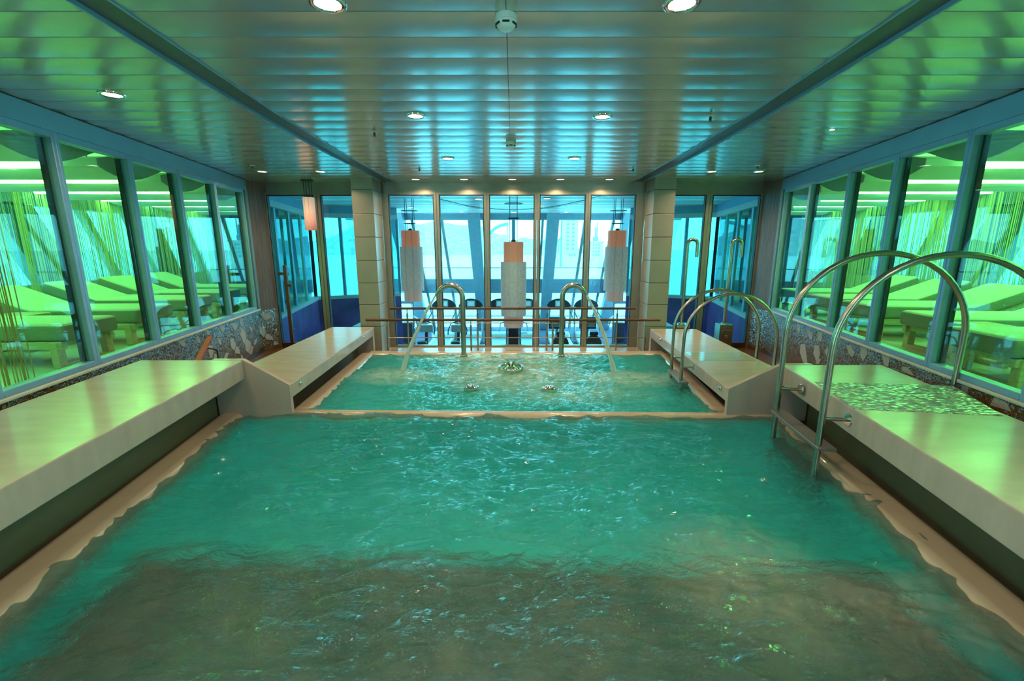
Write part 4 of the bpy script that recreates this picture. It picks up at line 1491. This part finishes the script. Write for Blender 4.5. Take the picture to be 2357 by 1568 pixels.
# low purple walls with framed glazing flanking the gym
for s, nm in ((-1, 'left'), (1, 'right')):
    pts = [(s * 4.62, D + .2), (s * 5.42, 12.2), (s * 3.35, 13.2)]
    hw = shell('wall_gym_' + nm, (s * 5, 10, ZG))
    for i, (a, b) in enumerate(zip(pts, pts[1:])):
        a3, b3 = Vector((*a, 0)), Vector((*b, 0))
        d = (b3 - a3)
        MB().beam(a3 + Vector((0, 0, (ZG + .42) / 2)), b3 + Vector((0, 0, (ZG + .42) / 2)), .12, .42 - ZG).build('purple_dado', M['dado'], hw)
        MB().beam(a3 + Vector((0, 0, .46)), b3 + Vector((0, 0, .46)), .18, .09).build('cap_rail', M['outer_light'], hw)
        MB().beam(a3 + Vector((0, 0, 2.66)), b3 + Vector((0, 0, 2.66)), .14, .12).build('head_rail', M['outer_light'], hw)
        MB().beam(a3 + Vector((0, 0, 2.82)), b3 + Vector((0, 0, 2.82)), .12, .2).build('bulkhead', M['fascia'], hw)
        n = 4 if i == 0 else 3
        if i == 0:
            dv = Vector((s * .14, .0, 0))
            for k in (0, 1):
                q0, q1 = a3.lerp(b3, k / n + .02) + dv, a3.lerp(b3, (k + .8) / n) + dv
                MB().beam(q0 + Vector((0, 0, 1.56)), q1 + Vector((0, 0, 1.56)), .03, 2.1).build('dark_room_sheet', M['dark_wall'], hw)  # added dark sheet imitating the unlit room behind these panes
        for k in range(n + 1):
            q = a3.lerp(b3, k / n)
            MB().beam((q.x, q.y, .5), (q.x, q.y, 2.62), .07, .07, up=(0, 1, 0)).build('mullion', M['alu'], hw)
        for k in range(n):
            q0, q1 = a3.lerp(b3, k / n), a3.lerp(b3, (k + 1) / n)
            MB().ext([q0 + Vector((0, 0, .5)), q1 + Vector((0, 0, .5)), q1 + Vector((0, 0, 2.62)), q0 + Vector((0, 0, 2.62))], (0, .01, 0)).build('pane', M['pane_outer'] if i else M['pane'], hw)
    p = MB().box(min(s * 3.3, s * 3.9), max(s * 3.3, s * 3.9), 10.6, 11.8, ZG, -.05)
    o = p.build('white_block', M['white_paint'], hw)


# ------------------------------------------------------------------ gym machines
def treadmill():
    t = thing('treadmill', 'pale treadmill with dark domed console facing the front windows', 'treadmill', group='treadmills')
    MB().box(-.38, .38, -1.0, .75, .06, .20).build('deck', M['pale_plastic'], t, bevel=.03, seg=2)
    MB().box(-.26, .26, -.98, .70, .20, .21).build('belt', M['grey_plastic'], t)
    MB().box(-.40, .40, .55, .98, .05, .38).build('motor_hood', M['pale_plastic'], t, bevel=.08, seg=3)
    for sx in (-.42, .42):
        MB().tube([(sx, .7, .1), (sx, .85, .7), (sx, .9, 1.30)], .035, 10).build('upright', M['grey_plastic'], t, smooth=True)
        MB().tube([(sx, .88, 1.10), (sx, .5, 1.05), (sx, .1, .98), (sx, -.05, .94)], .022, 8).build('handrail', M['black_plastic'], t, smooth=True)
    arc = [Vector((.46 * math.cos(a), .9, 1.25 + .34 * math.sin(a))) for a in [math.pi * k / 12 for k in range(13)]]
    MB().ext(arc, (0, .08, 0)).build('console', M['black_plastic'], t)
    sc = MB().box(-.14, .16, .885, .899, 1.30, 1.52).build('screen', M['grey_plastic'], t)
    MB().box(-.10, .12, .880, .884, 1.33, 1.49).build('display', M['pale_plastic'], sc)
    MB().box(-.42, .42, .80, .90, 1.20, 1.25).build('tray', M['grey_plastic'], t, bevel=.01)
    return t


tm = treadmill()
for i, x in enumerate((-2.55, -1.56, -.5, .5, 1.66, 2.66)):
    if i == 0:
        tm.location = (x, 15.3, ZG)
    else:
        dup(tm, (x, 15.3, ZG))


def bike():
    t = thing('exercise_bike', 'white exercise bike with black saddle and curved handlebar', 'exercise bike', group='upright exercise bikes')
    MB().box(-.28, .28, -.55, -.45, 0, .07).build('rear_foot', M['black_plastic'], t, bevel=.015)
    MB().box(-.28, .28, .45, .55, 0, .07).build('front_foot', M['black_plastic'], t, bevel=.015)
    MB().beam((0, -.5, .06), (0, .5, .06), .09, .09).build('base_bar', M['grey_plastic'], t)
    m = MB().lathe([(0, -.07), (.26, -.07), (.29, -.03), (.29, .03), (.26, .07), (0, .07)], (0, .2, .36), 24, 'x')
    m.build('drive_cover', M['pale_plastic'], t, smooth=True)
    MB().tube([(0, -.12, .2), (0, -.3, .82)], .035, 10).build('seat_post', M['grey_plastic'], t, smooth=True)
    MB().lathe([(0, .80), (.12, .81), (.14, .85), (.11, .89), (0, .90)], (0, -.3, 0), 18).build('saddle', M['black_plastic'], t, smooth=True)
    MB().tube([(0, .25, .5), (0, .38, 1.05)], .05, 10).build('stem', M['black_plastic'], t, smooth=True)
    MB().box(-.20, .20, .30, .42, 1.02, 1.24).build('console', M['pale_plastic'], t, bevel=.03)
    hb = [(-.26, .1, 1.0), (-.27, .2, 1.10), (-.2, .36, 1.28), (0, .38, 1.34), (.2, .36, 1.28), (.27, .2, 1.10), (.26, .1, 1.0)]
    MB().tube(hb, .017, 8).build('handlebar', M['black_plastic'], t, smooth=True)
    for sx in (-1, 1):
        MB().box(sx * .16 - .05, sx * .16 + .05, .12, .28, .2 + .1 * sx, .23 + .1 * sx).build('pedal', M['black_plastic'], t)
    return t


bk_ = bike()
for i, u in enumerate((974, 1050)):
    x = (u - 1182) / FPX * 12.4
    if i == 0:
        bk_.location = (x, 12.3, ZG)
    else:
        dup(bk_, (x, 12.3, ZG))


def recumbent():
    t = thing('recumbent_bike', 'recumbent bike with high black seat back and dark console', 'exercise bike', group='recumbent bikes')
    MB().box(-.12, .12, -.6, .7, .05, .16).build('base_bar', M['grey_plastic'], t, bevel=.02)
    for y in (-.6, .66):
        MB().box(-.28, .28, y - .05, y + .05, 0, .06).build('foot', M['black_plastic'], t, bevel=.012)
    MB().box(-.22, .22, -.5, -.05, .42, .52).build('seat', M['black_plastic'], t, bevel=.04, seg=3)
    arc = [Vector((.23 * math.cos(a), -.60, .80 + .28 * math.sin(a))) for a in [math.pi * k / 12 for k in range(13)]]
    arc += [Vector((-.21, -.56, .46)), Vector((.21, -.56, .46))]
    MB().ext(arc, (0, .09, 0)).build('seat_back', M['black_plastic'], t, bevel=.01)
    MB().box(-.12, .12, -.62, -.54, 1.06, 1.18).build('head_pad', M['black_plastic'], t, bevel=.03)
    MB().beam((0, -.28, .12), (0, -.28, .44), .1, .12, up=(0, 1, 0)).build('seat_post', M['grey_plastic'], t)
    MB().box(-.14, .14, .3, .8, .14, .62).build('drive_cover', M['pale_plastic'], t, bevel=.06)
    MB().tube([(0, .6, .5), (0, .5, 1.1)], .045, 10).build('stem', M['grey_plastic'], t, smooth=True)
    cs = MB().box(-.25, .25, .42, .52, 1.06, 1.42).build('console', M['black_plastic'], t, bevel=.03)
    MB().box(-.2, .2, .412, .419, 1.12, 1.22).build('display', M['grey_plastic'], cs)
    return t


rb_ = recumbent()
for i, u in enumerate((1290, 1366)):
    x = (u - 1182) / FPX * 12.2
    if i == 0:
        rb_.location = (x, 12.5, ZG)
    else:
        dup(rb_, (x, 12.5, ZG))


def tower(x, y, label, group=None):
    t = thing('cable_machine', label, 'gym machine', (x, y, ZG), group=group)
    MB().box(x - .16, x + .16, y - .14, y + .14, ZG + .04, ZG + 1.1).build('weight_stack', M['black_plastic'], t, bevel=.02)
    MB().box(x - .35, x + .35, y - .5, y + .5, ZG, ZG + .05).build('base', M['grey_plastic'], t, bevel=.01)
    for s in (-1, 1):
        MB().tube([(x + s * .2, y, ZG + .05), (x + s * .2, y, ZG + 1.75)], .03, 8).build('upright', M['grey_plastic'], t, smooth=True)
        MB().tube([(x + s * .2, y, ZG + 1.3), (x + s * .38, y - .2, ZG + 1.25), (x + s * .42, y - .35, ZG + 1.05)], .02, 8).build('arm', M['pale_plastic'], t, smooth=True)
    MB().box(x - .24, x + .24, y - .06, y + .06, ZG + 1.70, ZG + 1.78).build('cross_head', M['grey_plastic'], t)
    MB().torus((x + .32, y - .1, ZG + .95), .09, .012, 20, 6).build('hand_ring', M['pale_plastic'], t, smooth=True)
    MB().box(x - .2, x + .2, y - .45, y - .2, ZG + .42, ZG + .5).build('seat_pad', M['black_plastic'], t, bevel=.02)
    MB().box(x - .05, x + .05, y - .38, y - .28, ZG + .05, ZG + .42).build('seat_post', M['grey_plastic'], t)
    return t


tower(0.0, 13.0, 'dark cable machine below the big three tier lamp')
tower(-3.35, 13.9, 'dark cable machine at the end of the gym beside an upright bike', 'end machines')
tower(3.35, 13.9, 'dark cable machine at the end of the gym beside a recumbent bike', 'end machines')

gd = thing('gym_downlight', 'small warm downlight in the gym ceiling', 'downlight', group='gym downlights')
MB().lathe([(.07, -.012), (.085, -.008), (.085, 0)], (0, 0, 0), 20).build('rim', M['white_plastic'], gd, smooth=True)
MB().lathe([(0, -.013), (.07, -.013), (.07, -.01)], (0, 0, 0), 20).build('lens', M['lamp_lens'], gd, smooth=True)
for i, (u, v) in enumerate(((1101, 457.5), (945, 477), (1062, 487), (1183, 488), (1259, 456), (1303, 487.5), (1247, 473))):
    p = at(u, v, z=ZC - .004)
    if i == 0:
        gd.location = p
    else:
        dup(gd, p)

# ================================================================== OUTSIDE: foredeck, harbour, hills
dk = MB().box(-14, 14, 19.6, 46, ZG - .6, ZG - .2).build('foredeck', M['deck_white'])
tag(dk, 'white ship foredeck outside the lower gym windows', 'deck')
bw = MB()
pts = [(-14, 20), (-13, 34), (-8, 43), (0, 46), (8, 43), (13, 34), (14, 20)]
for a, b in zip(pts, pts[1:]):
    bw.beam((a[0], a[1], ZG + .36), (b[0], b[1], ZG + .36), .25, 1.1)
tag(bw.build('bulwark', M['deck_white']), 'white curved bulwark around the foredeck', 'bulwark')
bk2 = MB().box(-11, 11, 24.0, 24.4, ZG - .2, .74).build('breakwater', M['deck_white'])
tag(bk2, 'white breakwater wall across the foredeck', 'wall')
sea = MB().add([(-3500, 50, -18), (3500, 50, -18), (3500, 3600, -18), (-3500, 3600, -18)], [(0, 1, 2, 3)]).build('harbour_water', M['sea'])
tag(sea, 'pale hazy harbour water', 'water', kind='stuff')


def hill(name, label, cx_, cy_, wx, hz, seed):
    vs, fs = [], []
    n, mm = 48, 6
    for j in range(mm + 1):
        for i in range(n + 1):
            t = i / n * 2 - 1
            k = j / mm
            h = hz * max(0, math.cos(t * math.pi / 2)) ** .8 * (1 + .35 * noise.fractal(Vector((t * 3, seed, k)), 1, 2, 4))
            vs.append((cx_ + wx * t, cy_ + 260 * k, -18 + h * math.sin(k * math.pi / 2)))
    w = n + 1
    for j in range(mm):
        for i in range(n):
            fs.append((j * w + i, j * w + i + 1, (j + 1) * w + i + 1, (j + 1) * w + i))
    o = MB().add(vs, fs).build(name, M['hill'], smooth=True)
    tag(o, label, 'hill')


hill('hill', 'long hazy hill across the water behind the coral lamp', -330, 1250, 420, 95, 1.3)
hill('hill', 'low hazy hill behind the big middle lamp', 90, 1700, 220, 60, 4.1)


def block(name, label, u0, u1, vt, vb, Y, rows, cols, depth=14):
    a, b = at(u0, vt, Y=Y), at(u1, vb, Y=Y)
    t = thing(name, label, 'building', ((a.x + b.x) / 2, Y, -18))
    w = MB().box(a.x, b.x, Y, Y + depth, -18, a.z).build('wall', M['far_white'], t)
    MB().box(a.x - .6, b.x + .6, Y - .6, Y + depth + .6, a.z, a.z + .8).build('roof', M['far_white'], t)
    for i in range(rows):
        for j in range(cols):
            z = a.z - (a.z - b.z) * (i + .7) / (rows + .4)
            x = a.x + (b.x - a.x) * (.32 + .36 * j / max(1, cols - 1)) if cols > 1 else (a.x + b.x) / 2
            wd = (b.x - a.x) * .16 / (cols / 2)
            MB().box(x - wd / 2, x + wd / 2, Y - .25, Y + .2, z - .7, z + .7).build('window', M['far_glass'], t)
    return t


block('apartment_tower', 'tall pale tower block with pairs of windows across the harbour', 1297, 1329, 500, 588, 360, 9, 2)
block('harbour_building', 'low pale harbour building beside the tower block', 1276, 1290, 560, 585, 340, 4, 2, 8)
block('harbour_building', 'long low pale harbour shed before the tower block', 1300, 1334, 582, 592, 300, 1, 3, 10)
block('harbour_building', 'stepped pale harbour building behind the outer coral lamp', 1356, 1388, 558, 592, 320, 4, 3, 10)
# dark chimney stack and crane
p = at(1372, 545, Y=352)
t = thing('chimney_stack', 'hazy teal chimney stack rising above harbour roofs', 'chimney', (p.x, 352, -18))
MB().box(p.x - 1.7, p.x + 1.7, 352, 356, -18, p.z).build('shaft', M['far_blue'], t)
MB().box(p.x - .5, p.x + .5, 353, 355, p.z, p.z + 7).build('flue', M['far_blue'], t)
MB().box(p.x + .8, p.x + 1.3, 353, 354, p.z, p.z + 11).build('mast', M['far_blue'], t)
p0, p1 = at(1293, 500, Y=330), at(1293, 590, Y=330)
t = thing('tower_crane', 'thin hazy crane beside the tall tower block', 'crane', (p0.x, 330, -18))
MB().box(p0.x - .5, p0.x + .5, 329.5, 330.5, -18, p0.z + 4).build('mast', M['far_blue'], t)
q = at(1280, 563, Y=330)
MB().beam((p0.x, 330, at(1293, 545, Y=330).z), q, .8, .8).build('jib', M['far_blue'], t)
# arched white roof glimpsed beside the middle lamp
t = thing('arched_roof', 'white and cyan arched roof across the water beside the middle lamp', 'roof', (-12, 300, -18))
for (uv, wd, mt) in ((((1127, 537), (1138, 527), (1150, 520), (1170, 515)), 1.6, 'far_blue'), (((1127, 560), (1140, 551), (1155, 545), (1172, 543)), 2.2, 'far_white')):
    pp = [at(u, v, Y=300) for u, v in uv]
    m = MB()
    for a, b in zip(pp, pp[1:]):
        m.beam(a, b, 6.0, wd)
    m.build('arch_rib', M[mt], t)
for u in (1130, 1168):
    a = at(u, 540 if u == 1130 else 516, Y=300)
    MB().box(a.x - .5, a.x + .5, 299, 301, -18, a.z).build('pillar', M['far_white'], t)
# leaning red and grey dock gantry seen through the left side room
t = thing('dock_gantry', 'leaning red and blue dock gantry outside the lounger room', 'gantry', (-70, 88, -18))
k0, k1 = at(352, 520, Y=88), at(366, 606, Y=88)
k2, k3 = at(361, 520, Y=88), at(379, 606, Y=88)
for a, b, mt in ((k0, k1, 'far_blue'), (k2, k3, 'far_red')):
    dd = (b - a) * 1.7
    MB().beam(a, a + dd, .9, .9).build('leg', M[mt], t)
MB().beam(k0, k2, .8, .8).build('cross_beam', M['far_red'], t)
